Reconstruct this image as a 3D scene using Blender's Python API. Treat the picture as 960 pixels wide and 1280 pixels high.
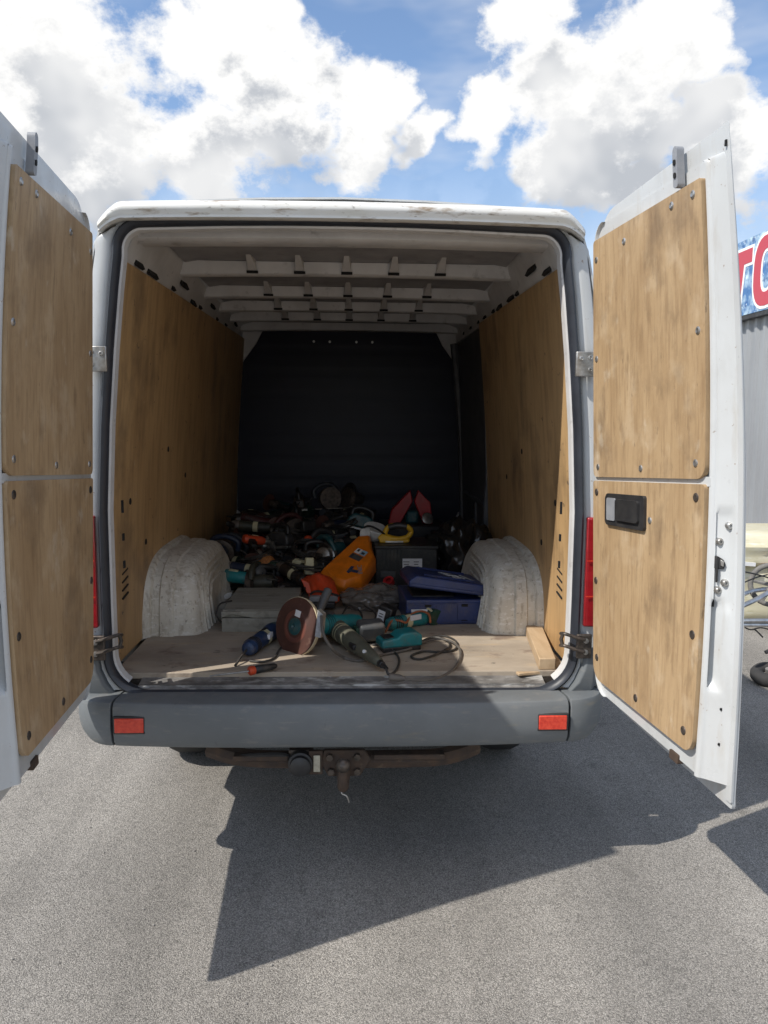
import bpy, bmesh, math, random
from mathutils import Vector, Matrix, Euler, noise
R = math.radians
for o in list(bpy.data.objects): bpy.data.objects.remove(o)
sc = bpy.context.scene
col = sc.collection
rng = random.Random(7)

# ------------------------------------------------------------------ camera
CAM = Vector((0.035, -2.73, 1.65)); FPX = 961.0
yaw, pitch, roll = R(2.26), R(6.94), R(.45)
fw = Vector((math.sin(yaw)*math.cos(pitch), math.cos(yaw)*math.cos(pitch), -math.sin(pitch)))
r0 = Vector((math.cos(yaw), -math.sin(yaw), 0)); u0 = r0.cross(fw)
rt = r0*math.cos(roll)+u0*math.sin(roll); up = rt.cross(fw)
cd = bpy.data.cameras.new('camera'); cam = bpy.data.objects.new('camera', cd); col.objects.link(cam)
cam.matrix_world = Matrix(((rt.x, up.x, -fw.x, CAM.x), (rt.y, up.y, -fw.y, CAM.y), (rt.z, up.z, -fw.z, CAM.z), (0, 0, 0, 1)))
cd.sensor_fit = 'HORIZONTAL'; cd.sensor_width = 36; cd.lens = 36*FPX/960; cd.clip_start = .05; cd.clip_end = 3000
sc.camera = cam

def W(px, py, x=None, y=None, z=None):
    """photo pixel (960x1280) -> point on the plane x=, y= or z="""
    d = fw*FPX+rt*(px-480)-up*(py-640)
    i, v = (0, x) if x is not None else (1, y) if y is not None else (2, z)
    return CAM+d*((v-CAM[i])/d[i])

# ------------------------------------------------------------------ light
sc.view_settings.view_transform = 'Standard'; sc.view_settings.look = 'None'
sc.view_settings.exposure = 0.93; sc.view_settings.gamma = 1
SH = Vector((.78, .375, -1.0))            # direction the light travels
SUN_EL = math.atan2(1.0, math.hypot(.78, .375)); SUN_AZ = math.atan2(-SH.x, -SH.y)
sd = bpy.data.lights.new('sun', 'SUN'); sd.energy = 2.55; sd.angle = R(.55); sd.color = (1, .95, .87)
so = bpy.data.objects.new('sun', sd); col.objects.link(so); so.location = (-4, -3, 8)
so.rotation_euler = SH.to_track_quat('-Z', 'Y').to_euler()

wd = bpy.data.worlds.new('World'); sc.world = wd; wd.use_nodes = True
def build_world():
    nt = wd.node_tree; N = nt.nodes; L = nt.links; N.clear()
    wd.cycles.sampling_method = 'MANUAL'; wd.cycles.sample_map_resolution = 512
    def nd(t, **k):
        n = N.new(t)
        for a, b in k.items(): setattr(n, a, b)
        return n
    def wire(n, ins):
        for i, s in enumerate(ins):
            if s is None: continue
            if isinstance(s, (int, float, tuple)): n.inputs[i].default_value = s
            else: L.new(s, n.inputs[i])
        return n
    def m(op, *a): return wire(nd('ShaderNodeMath', operation=op), a).outputs[0]
    def vm(op, *a): return wire(nd('ShaderNodeVectorMath', operation=op), a)
    def mr(v, a, b, c=0., d=1., sm=True):
        n = nd('ShaderNodeMapRange'); n.interpolation_type = 'SMOOTHSTEP' if sm else 'LINEAR'
        return wire(n, (v, a, b, c, d)).outputs[0]
    def fbm(v, scale, det, rough):
        n = nd('ShaderNodeTexNoise'); n.inputs['Scale'].default_value = scale; n.inputs['Detail'].default_value = det
        n.inputs['Roughness'].default_value = rough; L.new(v, n.inputs['Vector']); return n
    dirv = nd('ShaderNodeTexCoord').outputs['Generated']
    sq = vm('MULTIPLY', dirv, (1, 1, 1.35)).outputs[0]
    warp = vm('SUBTRACT', fbm(sq, 8, 3, .6).outputs['Color'], (.5, .5, .5)).outputs[0]
    dw = vm('MULTIPLY_ADD', warp, (.15, .15, .15), dirv).outputs[0]
    # cumulus heaps: centre as a direction of view, radius, both from the photograph's pixels
    blobs = [(60, 60, 125), (10, 190, 120), (140, 190, 110), (290, 70, 100), (270, 190, 95), (345, 120, 95),
             (450, 115, 68), (440, 175, 60), (345, 20, 50), (655, 0, 62), (690, 95, 75), (760, 120, 105), (720, 190, 75), (845, 55, 72), (612, 142, 58), (935, 190, 70), (880, 150, 60), (770, 225, 60), (520, 160, 40)]
    def field(vec):
        acc = None
        for (bx, by, br) in blobs:
            d = fw*FPX+rt*(bx-480)-up*(by-640); ln = d.length
            v = m('MULTIPLY_ADD', vm('DISTANCE', vec, tuple(d/ln)).outputs['Value'], -ln/br, 1.0)
            acc = v if acc is None else m('SMOOTH_MAX', acc, v, .15)
        return acc
    # elsewhere the same broken cumulus goes on, from noise alone
    cf = Vector(fw); cf.z += .30; cf.normalize()
    away = mr(vm('DOT_PRODUCT', dirv, tuple(cf)).outputs['Value'], .88, .76)
    big = fbm(vm('ADD', sq, (3.1, 1.7, .4)).outputs[0], 3.0, 1, .5).outputs[0]
    gen = m('MULTIPLY_ADD', big, 3.4, -1.75)
    gen = m('SUBTRACT', gen, m('MULTIPLY_ADD', away, -.9, .9))
    det = m('MULTIPLY_ADD', fbm(sq, 20, 7, .66).outputs[0], 1.25, -.625)
    f0 = field(dw)
    f1 = field(vm('ADD', dw, (-.03, 0, .075)).outputs[0])
    dens = m('ADD', m('SMOOTH_MAX', f0, gen, .1), det)
    alpha = mr(dens, -.06, .32)
    # thick parts with cloud above them are grey, rims towards the light stay white
    up_n = m('MULTIPLY_ADD', det, 1.6, m('SMOOTH_MAX', f1, gen, .1))
    n7 = fbm(dirv, 6.5, 3, .6).outputs[0]
    shade = m('MULTIPLY', mr(up_n, .0, .55), mr(n7, .34, .60, .35, 1.))
    cr = nd('ShaderNodeMix', data_type='RGBA'); cr.inputs[6].default_value = (.545, .542, .535, 1); cr.inputs[7].default_value = (.285, .30, .325, 1)
    L.new(shade, cr.inputs[0])
    sky = nd('ShaderNodeTexSky', sky_type='NISHITA'); sky.sun_disc = False
    sky.sun_elevation = SUN_EL; sky.sun_rotation = SUN_AZ; sky.altitude = 200; sky.air_density = 1.0; sky.dust_density = .4; sky.ozone_density = 2.2
    bg = nd('ShaderNodeBackground'); bg.inputs[1].default_value = SKY; L.new(sky.outputs[0], bg.inputs[0])
    bc = nd('ShaderNodeBackground'); bc.inputs[1].default_value = 1.0; L.new(cr.outputs[2], bc.inputs[0])
    # thin veil of high cloud
    veil = m('MULTIPLY', mr(fbm(vm('MULTIPLY', dirv, (2.2, 2.2, 7.)).outputs[0], 1.6, 4, .6).outputs[0], .44, .74), .36)
    sepz = nd('ShaderNodeSeparateXYZ'); L.new(dirv, sepz.inputs[0])
    veil = m('MAXIMUM', veil, mr(sepz.outputs[2], .34, .12, 0., .5))
    al = m('MAXIMUM', alpha, veil)
    mx = nd('ShaderNodeMixShader'); L.new(al, mx.inputs[0]); L.new(bg.outputs[0], mx.inputs[1]); L.new(bc.outputs[0], mx.inputs[2])
    out = nd('ShaderNodeOutputWorld'); L.new(mx.outputs[0], out.inputs[0])
SKY = .10
build_world()

# ------------------------------------------------------------------ mesh helpers
class MB:
    def __init__(s): s.v = []; s.f = []
    def add(s, vs, fs):
        n = len(s.v); s.v += [Vector(p) for p in vs]; s.f += [tuple(i+n for i in f) for f in fs]; return s
    def box(s, c, d, rot=None, tx=1., ty=1.):
        c = Vector(c); q = Euler(rot).to_matrix() if rot is not None else Matrix.Identity(3)
        vs = []
        for z in (-.5, .5):
            for x, y in ((-.5, -.5), (.5, -.5), (.5, .5), (-.5, .5)):
                k = (tx, ty) if z > 0 else (1, 1)
                vs.append(c+q @ Vector((x*d[0]*k[0], y*d[1]*k[1], z*d[2])))
        return s.add(vs, [(3, 2, 1, 0), (4, 5, 6, 7), (0, 1, 5, 4), (1, 2, 6, 5), (2, 3, 7, 6), (3, 0, 4, 7)])
    def lathe(s, prof, o=(0, 0, 0), ax=(0, 0, 1), n=20, cap=True):
        o = Vector(o); ax = Vector(ax).normalized(); a = ax.orthogonal().normalized(); b = ax.cross(a)
        vs = []
        for t, r in prof:
            for i in range(n):
                th = 2*math.pi*i/n; vs.append(o+ax*t+(a*math.cos(th)+b*math.sin(th))*r)
        fs = [(k*n+i, k*n+(i+1) % n, (k+1)*n+(i+1) % n, (k+1)*n+i) for k in range(len(prof)-1) for i in range(n)]
        if cap: fs += [tuple(range(n-1, -1, -1)), tuple((len(prof)-1)*n+i for i in range(n))]
        return s.add(vs, fs)
    def cyl(s, p0, p1, r, r2=None, n=14):
        p0 = Vector(p0); p1 = Vector(p1); return s.lathe([(0, r), ((p1-p0).length, r if r2 is None else r2)], p0, p1-p0, n)
    def tube(s, path, r, n=8, closed=False, sec=None):
        P = [Vector(p) for p in path]; m_ = len(P); vs = []; prev = None
        for i in range(m_):
            t = (P[(i+1) % m_]-P[i-1]) if closed else (P[min(i+1, m_-1)]-P[max(i-1, 0)])
            t.normalize()
            a = t.orthogonal().normalized() if prev is None else (prev-t*prev.dot(t)).normalized()
            prev = a; b = t.cross(a)
            rr = r[i] if isinstance(r, (list, tuple)) else r
            for k in range(n):
                th = 2*math.pi*k/n; vs.append(P[i]+(a*math.cos(th)+b*math.sin(th))*rr)
        fs = [(i*n+k, i*n+(k+1) % n, ((i+1) % m_)*n+(k+1) % n, ((i+1) % m_)*n+k) for i in range(m_ if closed else m_-1) for k in range(n)]
        if not closed: fs += [tuple(range(n-1, -1, -1)), tuple((m_-1)*n+k for k in range(n))]
        return s.add(vs, fs)
    def loft(s, rows, closed=True, caps=True):
        n = len(rows[0]); vs = [p for r in rows for p in r]
        fs = [(k*n+i, k*n+(i+1) % n, (k+1)*n+(i+1) % n, (k+1)*n+i) for k in range(len(rows)-1) for i in range(n if closed else n-1)]
        if caps and closed: fs += [tuple(range(n-1, -1, -1)), tuple((len(rows)-1)*n+i for i in range(n))]
        return s.add(vs, fs)
    def prism(s, pts, off):
        off = Vector(off); P = [Vector(p) for p in pts]; n = len(P)
        fs = [tuple(range(n)), tuple(range(2*n-1, n-1, -1))]+[(i, i+n, (i+1) % n+n, (i+1) % n) for i in range(n)]
        return s.add(P+[p+off for p in P], fs)
    def build(s, name, mat, parent=None, loc=None, rot=None, bevel=0., seg=2, sharp=38, solid=0., sub=0, base=None):
        me = bpy.data.meshes.new(name); bm = bmesh.new()
        b = Vector(base) if base is not None else Vector()
        bv = [bm.verts.new(p-b) for p in s.v]
        for f in s.f:
            if len(set(f)) < 3: continue
            try: bm.faces.new([bv[i] for i in f])
            except ValueError: pass
        bmesh.ops.remove_doubles(bm, verts=bm.verts, dist=1e-5)
        bmesh.ops.recalc_face_normals(bm, faces=bm.faces)
        for f in bm.faces: f.smooth = True
        for e in bm.edges:
            e.smooth = len(e.link_faces) == 2 and e.calc_face_angle(0) < R(sharp)
        bm.to_mesh(me); bm.free()
        o = bpy.data.objects.new(name, me); col.objects.link(o)
        if mat: me.materials.append(mat)
        if loc is not None: o.location = loc
        if rot is not None: o.rotation_euler = rot
        if parent: o.parent = parent
        if solid:
            md = o.modifiers.new('thickness', 'SOLIDIFY'); md.thickness = solid; md.offset = 0
        if bevel:
            md = o.modifiers.new('bevel', 'BEVEL'); md.width = bevel; md.segments = seg; md.limit_method = 'ANGLE'; md.angle_limit = R(35)
        if sub:
            md = o.modifiers.new('sub', 'SUBSURF'); md.levels = sub; md.render_levels = sub
        return o
def tag(o, label, cat, group=None, kind=None):
    o['label'] = label; o['category'] = cat
    if group: o['group'] = group
    if kind: o['kind'] = kind
    return o
def struct(o): o['kind'] = 'structure'; return o
def empty(name, loc=(0, 0, 0), rot=(0, 0, 0)):
    o = bpy.data.objects.new(name, None); col.objects.link(o); o.location = loc; o.rotation_euler = rot; o.empty_display_size = .1; return o
def copy_tree(o, parent=None):
    c = o.copy(); col.objects.link(c); c.parent = parent
    for ch in o.children: copy_tree(ch, c)
    return c
def smooth_path(pts, n=6, closed=False):
    P = [Vector(p) for p in pts]; out = []; m_ = len(P)
    for i in range(m_ if closed else m_-1):
        g = (lambda k: P[k % m_]) if closed else (lambda k: P[max(0, min(m_-1, k))])
        a, b, c, d = g(i-1), g(i), g(i+1), g(i+2)
        for k in range(n):
            t = k/n; out.append(.5*((2*b)+(c-a)*t+(2*a-5*b+4*c-d)*t*t+(3*b-a-3*c+d)*t**3))
    if not closed: out.append(P[-1])
    return out
def text_obj(txt, size, mat, name, parent, mw, extrude=.0008, bold=.0):
    cu = bpy.data.curves.new(name, 'FONT'); cu.body = txt; cu.size = size; cu.extrude = extrude; cu.offset = bold
    cu.align_x = 'CENTER'; cu.align_y = 'CENTER'; cu.resolution_u = 3
    t = bpy.data.objects.new(name, cu); col.objects.link(t)
    dg = bpy.context.evaluated_depsgraph_get(); me = bpy.data.meshes.new_from_object(t.evaluated_get(dg))
    bpy.data.objects.remove(t); o = bpy.data.objects.new(name, me); col.objects.link(o)
    me.materials.clear(); me.materials.append(mat); o.matrix_world = mw; o.parent = parent
    return o

# ------------------------------------------------------------------ materials
def mat(name, c1, c2=None, rough=.5, metal=0., scale=(6, 6, 6), lo=.35, hi=.65, detail=5, bump=0., bscale=60, coat=0., spec=.5, layers=(), rrange=None, coords='Object', trans=0., alpha=1., sss=0.):
    """principled: noise mix c1->c2, extra layers (colour, scale xyz, lo, hi, strength, detail), fine bump"""
    m = bpy.data.materials.new(name); m.use_nodes = True; nt = m.node_tree; N = nt.nodes; L = nt.links
    b = N['Principled BSDF']; b.inputs['Roughness'].default_value = rough; b.inputs['Metallic'].default_value = metal
    b.inputs['Specular IOR Level'].default_value = spec; b.inputs['Coat Weight'].default_value = coat; b.inputs['Coat Roughness'].default_value = .08
    b.inputs['Transmission Weight'].default_value = trans; b.inputs['Alpha'].default_value = alpha
    tc = N.new('ShaderNodeTexCoord')
    def nz(sc_, det, lo_, hi_, seed=0., rg=.6):
        mp = N.new('ShaderNodeMapping'); mp.inputs['Scale'].default_value = sc_; mp.inputs['Location'].default_value = (seed, seed*1.7, seed*.6)
        L.new(tc.outputs[coords], mp.inputs[0])
        n = N.new('ShaderNodeTexNoise'); n.inputs['Scale'].default_value = 1; n.inputs['Detail'].default_value = det; n.inputs['Roughness'].default_value = rg
        L.new(mp.outputs[0], n.inputs['Vector'])
        r = N.new('ShaderNodeMapRange'); r.inputs[1].default_value = lo_; r.inputs[2].default_value = hi_; L.new(n.outputs[0], r.inputs[0])
        return r.outputs[0]
    src = None
    if c2:
        mx = N.new('ShaderNodeMix'); mx.data_type = 'RGBA'; mx.inputs[6].default_value = (*c1, 1); mx.inputs[7].default_value = (*c2, 1)
        L.new(nz(scale, detail, lo, hi), mx.inputs[0]); src = mx.outputs[2]
    for i, (lc, ls, l0, l1, st, ld) in enumerate(layers):
        mx = N.new('ShaderNodeMix'); mx.data_type = 'RGBA'; mx.inputs[7].default_value = (*lc, 1)
        if src: L.new(src, mx.inputs[6])
        else: mx.inputs[6].default_value = (*c1, 1)
        f = nz(ls, ld, l0, l1, 3.3*(i+1)); k = N.new('ShaderNodeMath'); k.operation = 'MULTIPLY'; k.inputs[1].default_value = st
        L.new(f, k.inputs[0]); L.new(k.outputs[0], mx.inputs[0]); src = mx.outputs[2]
    if src: L.new(src, b.inputs['Base Color'])
    else: b.inputs['Base Color'].default_value = (*c1, 1)
    if rrange:
        r = N.new('ShaderNodeMapRange'); r.inputs[3].default_value = rrange[0]; r.inputs[4].default_value = rrange[1]; r.inputs[1].default_value = .3; r.inputs[2].default_value = .7
        n = N.new('ShaderNodeTexNoise'); n.inputs['Scale'].default_value = 14; n.inputs['Detail'].default_value = 5; L.new(tc.outputs[coords], n.inputs['Vector'])
        L.new(n.outputs[0], r.inputs[0]); L.new(r.outputs[0], b.inputs['Roughness'])
    if bump:
        n = N.new('ShaderNodeTexNoise'); n.inputs['Scale'].default_value = bscale; n.inputs['Detail'].default_value = 4; L.new(tc.outputs[coords], n.inputs['Vector'])
        bp = N.new('ShaderNodeBump'); bp.inputs['Strength'].default_value = bump; bp.inputs['Distance'].default_value = .004
        L.new(n.outputs[0], bp.inputs['Height']); L.new(bp.outputs[0], b.inputs['Normal'])
    return m
M = {}
M['white'] = mat('white_paint', (.58, .60, .61), (.53, .54, .54), .32, scale=(3, 3, 3), coat=.3, rrange=(.25, .5), bump=.02, bscale=9,
                 layers=[((.38, .32, .24), (20, 20, 4), .56, .76, .38, 8), ((.24, .15, .09), (60, 60, 60), .67, .72, .7, 5), ((.30, .29, .27), (5, 5, 3), .58, .74, .3, 8)])
M['roofwhite'] = mat('roof_paint', (.76, .76, .74), (.66, .65, .60), .4, scale=(4, 14, 20), coat=.2,
                 layers=[((.22, .13, .05), (9, 30, 34), .56, .70, .85, 8), ((.10, .08, .06), (26, 60, 60), .62, .70, .6, 6)])
M['innerwhite'] = mat('inner_paint', (.64, .63, .62), (.52, .51, .50), .5, scale=(5, 5, 5), layers=[((.12, .11, .10), (16, 16, 16), .60, .75, .5, 6)])
M['ply'] = mat('birch_plywood', (.50, .355, .205), (.37, .245, .13), .6, scale=(7, 7, 2.2), lo=.32, hi=.68, detail=9, bump=.15, bscale=70,
               layers=[((.25, .155, .08), (70, 70, 6), .47, .66, .5, 8), ((.19, .125, .07), (26, 26, 9), .56, .70, .45, 9), ((.60, .47, .32), (9, 9, 6), .54, .68, .45, 9), ((.10, .07, .045), (60, 60, 20), .665, .71, .5, 7), ((.66, .59, .48), (7, 7, 5), .62, .70, .4, 9), ((.14, .095, .06), (3.5, 3.5, 3), .56, .70, .5, 9)])
M['wallply'] = mat('lining_plywood', (.55, .36, .175), (.44, .27, .12), .55, scale=(3, 2, 1.2), lo=.3, hi=.7, bump=.08, bscale=50,
               layers=[((.20, .115, .05), (30, 26, 1.8), .46, .72, .5, 6), ((.08, .055, .04), (5, 3.5, 2.6), .52, .72, .6, 7), ((.50, .41, .29), (44, 30, 16), .685, .74, .6, 5), ((.07, .05, .04), (60, 20, 30), .68, .72, .7, 3)])
M['floorply'] = mat('worn_floor_board', (.42, .355, .28), (.28, .235, .185), .7, scale=(3, 7, 4), lo=.35, hi=.65, detail=8, bump=.2, bscale=60,
               layers=[((.45, .34, .22), (5, 26, 9), .55, .70, .6, 6), ((.12, .07, .055), (7, 11, 6), .57, .68, .6, 7), ((.05, .045, .04), (18, 22, 9), .66, .73, .7, 5), ((.55, .48, .40), (60, 34, 30), .68, .74, .5, 3)])
M['beam'] = mat('pale_timber', (.50, .37, .235), (.40, .28, .165), .65, scale=(30, 4, 30), bump=.1)
M['arch'] = mat('scuffed_arch_paint', (.64, .61, .53), (.54, .50, .42), .55, scale=(9, 9, 9), detail=8, bump=.2, bscale=45,
               layers=[((.28, .23, .165), (46, 46, 14), .52, .66, .6, 9), ((.72, .70, .66), (30, 36, 80), .56, .63, .7, 7), ((.12, .09, .06), (80, 70, 60), .63, .68, .6, 6), ((.24, .14, .06), (60, 60, 5), .64, .72, .7, 5)])
M['rubber'] = mat('door_seal_rubber', (.030, .035, .046), (.02, .023, .031), .45, scale=(9, 9, 9), layers=[((.15, .14, .13), (14, 14, 22), .66, .78, .5, 5)])
M['bumper'] = mat('bumper_plastic', (.155, .168, .177), (.130, .142, .150), .52, scale=(4, 4, 4), bump=.1, bscale=350, rrange=(.42, .62),
               layers=[((.23, .22, .205), (14, 14, 60), .56, .70, .5, 8), ((.26, .22, .15), (3, 3, 12), .62, .74, .5, 7), ((.06, .06, .062), (30, 30, 8), .66, .74, .4, 5)])
M['sill'] = mat('worn_sill', (.26, .25, .24), (.12, .115, .11), .5, metal=.3, scale=(16, 30, 30), detail=8, bump=.25, bscale=70,
               layers=[((.52, .52, .50), (9, 26, 40), .54, .64, .8, 8), ((.16, .09, .04), (12, 24, 24), .64, .72, .7, 6)])
M['rust'] = mat('rusty_steel', (.10, .065, .045), (.055, .042, .036), .8, metal=.2, scale=(16, 16, 16), bump=.3, bscale=90, layers=[((.20, .15, .10), (30, 30, 30), .6, .75, .6, 5)])
M['steel'] = mat('zinc_steel', (.55, .55, .54), (.36, .34, .31), .38, metal=.85, scale=(40, 40, 40))
M['darksteel'] = mat('dark_steel', (.16, .13, .11), (.06, .055, .05), .5, metal=.7, scale=(40, 40, 40))
M['blackpl'] = mat('black_plastic', (.022, .022, .024), (.035, .034, .034), .45, scale=(30, 30, 30), rrange=(.35, .6))
M['greypl'] = mat('grey_plastic', (.30, .31, .33), (.24, .25, .27), .5, scale=(20, 20, 20))
M['lamp'] = mat('red_lamp_lens', (.34, .012, .018), (.26, .008, .012), .12, scale=(4, 4, 30), coat=.6)
M['refl'] = mat('red_reflector', (.55, .035, .02), (.70, .07, .035), .2, scale=(90, 90, 90), coat=.5)
M['bulk'] = mat('navy_bulkhead', (.011, .012, .027), (.008, .009, .020), .55, scale=(5, 5, 5), layers=[((.05, .05, .06), (90, 90, 90), .74, .78, .6, 2)])
M['roofin'] = mat('roof_inside', (.34, .33, .335), (.24, .235, .24), .6, scale=(6, 6, 6), layers=[((.10, .09, .09), (9, 9, 9), .55, .72, .5, 6)])
M['slide'] = mat('dark_door_frame', (.10, .10, .105), (.06, .06, .065), .5, scale=(9, 9, 9))
M['tyre'] = mat('tyre_rubber', (.025, .025, .026), (.04, .038, .036), .8, scale=(9, 9, 9), bump=.2)
M['glass'] = mat('dark_glass', (.02, .025, .03), None, .05, coat=.5)
M['dark'] = mat('dark_slot', (.008, .008, .008), None, .8)

def asphalt():
    m = bpy.data.materials.new('asphalt'); m.use_nodes = True; nt = m.node_tree; N = nt.nodes; L = nt.links; b = N['Principled BSDF']
    tc = N.new('ShaderNodeTexCoord')
    def n(t, **k):
        q = N.new(t)
        for a, c in k.items(): q.inputs[a].default_value = c
        L.new(tc.outputs['Object'], q.inputs['Vector']); return q
    v = n('ShaderNodeTexVoronoi', Scale=300.); v2 = n('ShaderNodeTexVoronoi', Scale=110.)
    ns = n('ShaderNodeTexNoise', Scale=.9, Detail=6.); nf = n('ShaderNodeTexNoise', Scale=22., Detail=5.)
    cr = N.new('ShaderNodeValToRGB'); L.new(v.outputs['Color'], cr.inputs[0])
    e = cr.color_ramp.elements; e[0].position = .08; e[0].color = (.16, .150, .136, 1); e[1].position = .95; e[1].color = (.50, .467, .422, 1)
    q = cr.color_ramp.elements.new(.55); q.color = (.345, .323, .292, 1)
    def mul(a, f, lo, hi, i0, i1):
        r = N.new('ShaderNodeMapRange'); r.inputs[1].default_value = i0; r.inputs[2].default_value = i1; r.inputs[3].default_value = lo; r.inputs[4].default_value = hi
        L.new(f, r.inputs[0]); x = N.new('ShaderNodeMix'); x.data_type = 'RGBA'; x.blend_type = 'MULTIPLY'; x.inputs[0].default_value = 1
        L.new(a, x.inputs[6]); L.new(r.outputs[0], x.inputs[7]); return x.outputs[2]
    c = mul(cr.outputs[0], v.outputs['Distance'], 1.08, .66, .25, .75)
    c = mul(c, ns.outputs[0], .74, 1.10, .3, .7); c = mul(c, nf.outputs[0], .95, 1.04, .32, .68)
    st_ = n('ShaderNodeTexNoise', Scale=4.5, Detail=7., Roughness=.7); c = mul(c, st_.outputs[0], .70, 1.0, .30, .42)
    # two faint darker wheel tracks running along the yard
    mp = N.new('ShaderNodeMapping'); mp.inputs['Rotation'].default_value = (0, 0, R(14)); mp.inputs['Scale'].default_value = (1.5, .10, 1); L.new(tc.outputs['Object'], mp.inputs[0])
    tn = N.new('ShaderNodeTexNoise'); tn.inputs['Scale'].default_value = 1.6; tn.inputs['Detail'].default_value = 4; L.new(mp.outputs[0], tn.inputs['Vector'])
    c = mul(c, tn.outputs[0], .82, 1.06, .36, .60)
    L.new(c, b.inputs['Base Color']); b.inputs['Roughness'].default_value = .85; b.inputs['Specular IOR Level'].default_value = .3
    ad = N.new('ShaderNodeMath'); ad.operation = 'MULTIPLY_ADD'; ad.inputs[1].default_value = .4; L.new(v2.outputs['Distance'], ad.inputs[0]); L.new(v.outputs['Distance'], ad.inputs[2])
    bp = N.new('ShaderNodeBump'); bp.invert = True; bp.inputs['Strength'].default_value = .6; bp.inputs['Distance'].default_value = .005
    L.new(ad.outputs[0], bp.inputs['Height']); L.new(bp.outputs[0], b.inputs['Normal'])
    return m
M['asphalt'] = asphalt()

# ------------------------------------------------------------------ ground
g = MB(); S = 600
g.add([(-S, -S, 0), (S, -S, 0), (S, S, 0), (-S, S, 0)], [(0, 1, 2, 3)])
struct(g.build('ground', M['asphalt']))

# ------------------------------------------------------------------ van
van = tag(empty('cargo_van', (0, 0, 0)), 'white panel van with both rear doors open and a plywood lined load space', 'van')
def part(mb, name, m, parent=van, **k): return mb.build(name, m, parent, **k)
FZ = .71
PROF = [(.90, .46), (.935, .62), (.95, .85), (.955, 1.05), (.945, 1.35), (.915, 1.7), (.875, 2.05), (.845, 2.20), (.822, 2.27), (.78, 2.318), (.70, 2.345), (.55, 2.368), (.28, 2.382), (0, 2.388)]
def bodyx(z):
    for (x0, z0), (x1, z1) in zip(PROF, PROF[1:]):
        if z0 <= z <= z1: return x0+(x1-x0)*(z-z0)/(z1-z0)
    return PROF[0][0] if z < PROF[0][1] else 0
def roofz(x):
    x = abs(x); up_ = PROF[8:]
    for (x0, z0), (x1, z1) in zip(up_, up_[1:]):
        if x1 <= x <= x0: return z0+(z1-z0)*(x0-x)/(x0-x1)
    return 2.27
# outer skin, with wheel openings cut in the lower edge; loft on into the cab
rows = []
ys = [-.02, .1, .25, .4]+[.5+.1*i for i in range(11)]+[1.7, 2.2, 2.8, 3.4, 3.8]+[3.9+.1*i for i in range(11)]+[5.05, 5.25, 5.4]
def cabtop(y):
    pts = [(3.4, 1.), (3.7, .995), (4.05, .90), (4.55, .62), (4.75, .50), (5.1, .42), (5.3, .36), (5.4, .28)]
    if y <= 3.4: return 1.
    for (a, p), (b_, q) in zip(pts, pts[1:]):
        if a <= y <= b_: return p+(q-p)*(y-a)/(b_-a)
    return .28
for y in ys:
    zb = .46 if y > .36 else .56
    for wy in (1.0, 4.45):
        if abs(y-wy) < .42: zb = max(zb, .34+math.sqrt(max(0, .42**2-(y-wy)**2)))
    k = cabtop(y); tap = 1 if y < 4.2 else 1-.12*((y-4.2)/1.2)**2
    half = []
    for (x, z) in PROF:
        zz = .46+(z-.46)*k
        if y > 3.4 and zz > 1.25: x = x*(1-.06*min(1, (y-3.4)))
        half.append(Vector((x*tap, y, max(zz, zb) if zz < zb else zz)))
    rows.append(half+[Vector((-p.x, p.y, p.z)) for p in half[-2::-1]])
mb = MB().loft(rows, closed=False, caps=False)
n = len(rows[0]); mb.add(rows[-1], [tuple(range(n))])
part(mb, 'body_shell', M['white'], solid=.006)
# cab glass (only seen from beside the van)
ws = MB(); a = rows[ys.index(3.8)]
ws.add([(-.72, 4.02, 2.16), (.72, 4.02, 2.16), (.80, 4.62, 1.58), (-.80, 4.62, 1.58)], [(0, 1, 2, 3)])
part(ws, 'windscreen', M['glass'], solid=.01)
for s in (-1, 1):
    w_ = MB().prism([(s*.93, 3.5, 1.3), (s*.93, 4.3, 1.3), (s*.86, 3.95, 1.9), (s*.885, 3.5, 1.95)], (s*.03, 0, 0)); part(w_, 'side_window', M['glass'])
# wheels
def wheel(x, y):
    s = 1 if x > 0 else -1
    t = MB().lathe([(-.10, .20), (-.105, .29), (-.085, .325), (-.05, .34), (.05, .34), (.085, .325), (.105, .29), (.10, .20)], (x, y, .338), (s, 0, 0), 36, False)
    o = part(t, 'wheel', M['tyre'])
    rm = MB().lathe([(-.09, .205), (.06, .205), (.085, .195), (.07, .16), (.05, .09), (.075, .06), (.075, .0)], (x, y, .338), (s, 0, 0), 30); part(rm, 'rim', M['greypl'], o)
for x in (-.76, .76):
    for y in (1.02, 4.45): wheel(x, y)
# rear axle and chassis beams
ch = MB().cyl((-.66, 1.02, .34), (.66, 1.02, .34), .05)
part(ch, 'axle', M['rust'])
for x in (-.45, .45): part(MB().box((x, 2.4, .54), (.07, 4.6, .12)), 'chassis_rail', M['darksteel'], bevel=.01)

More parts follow.
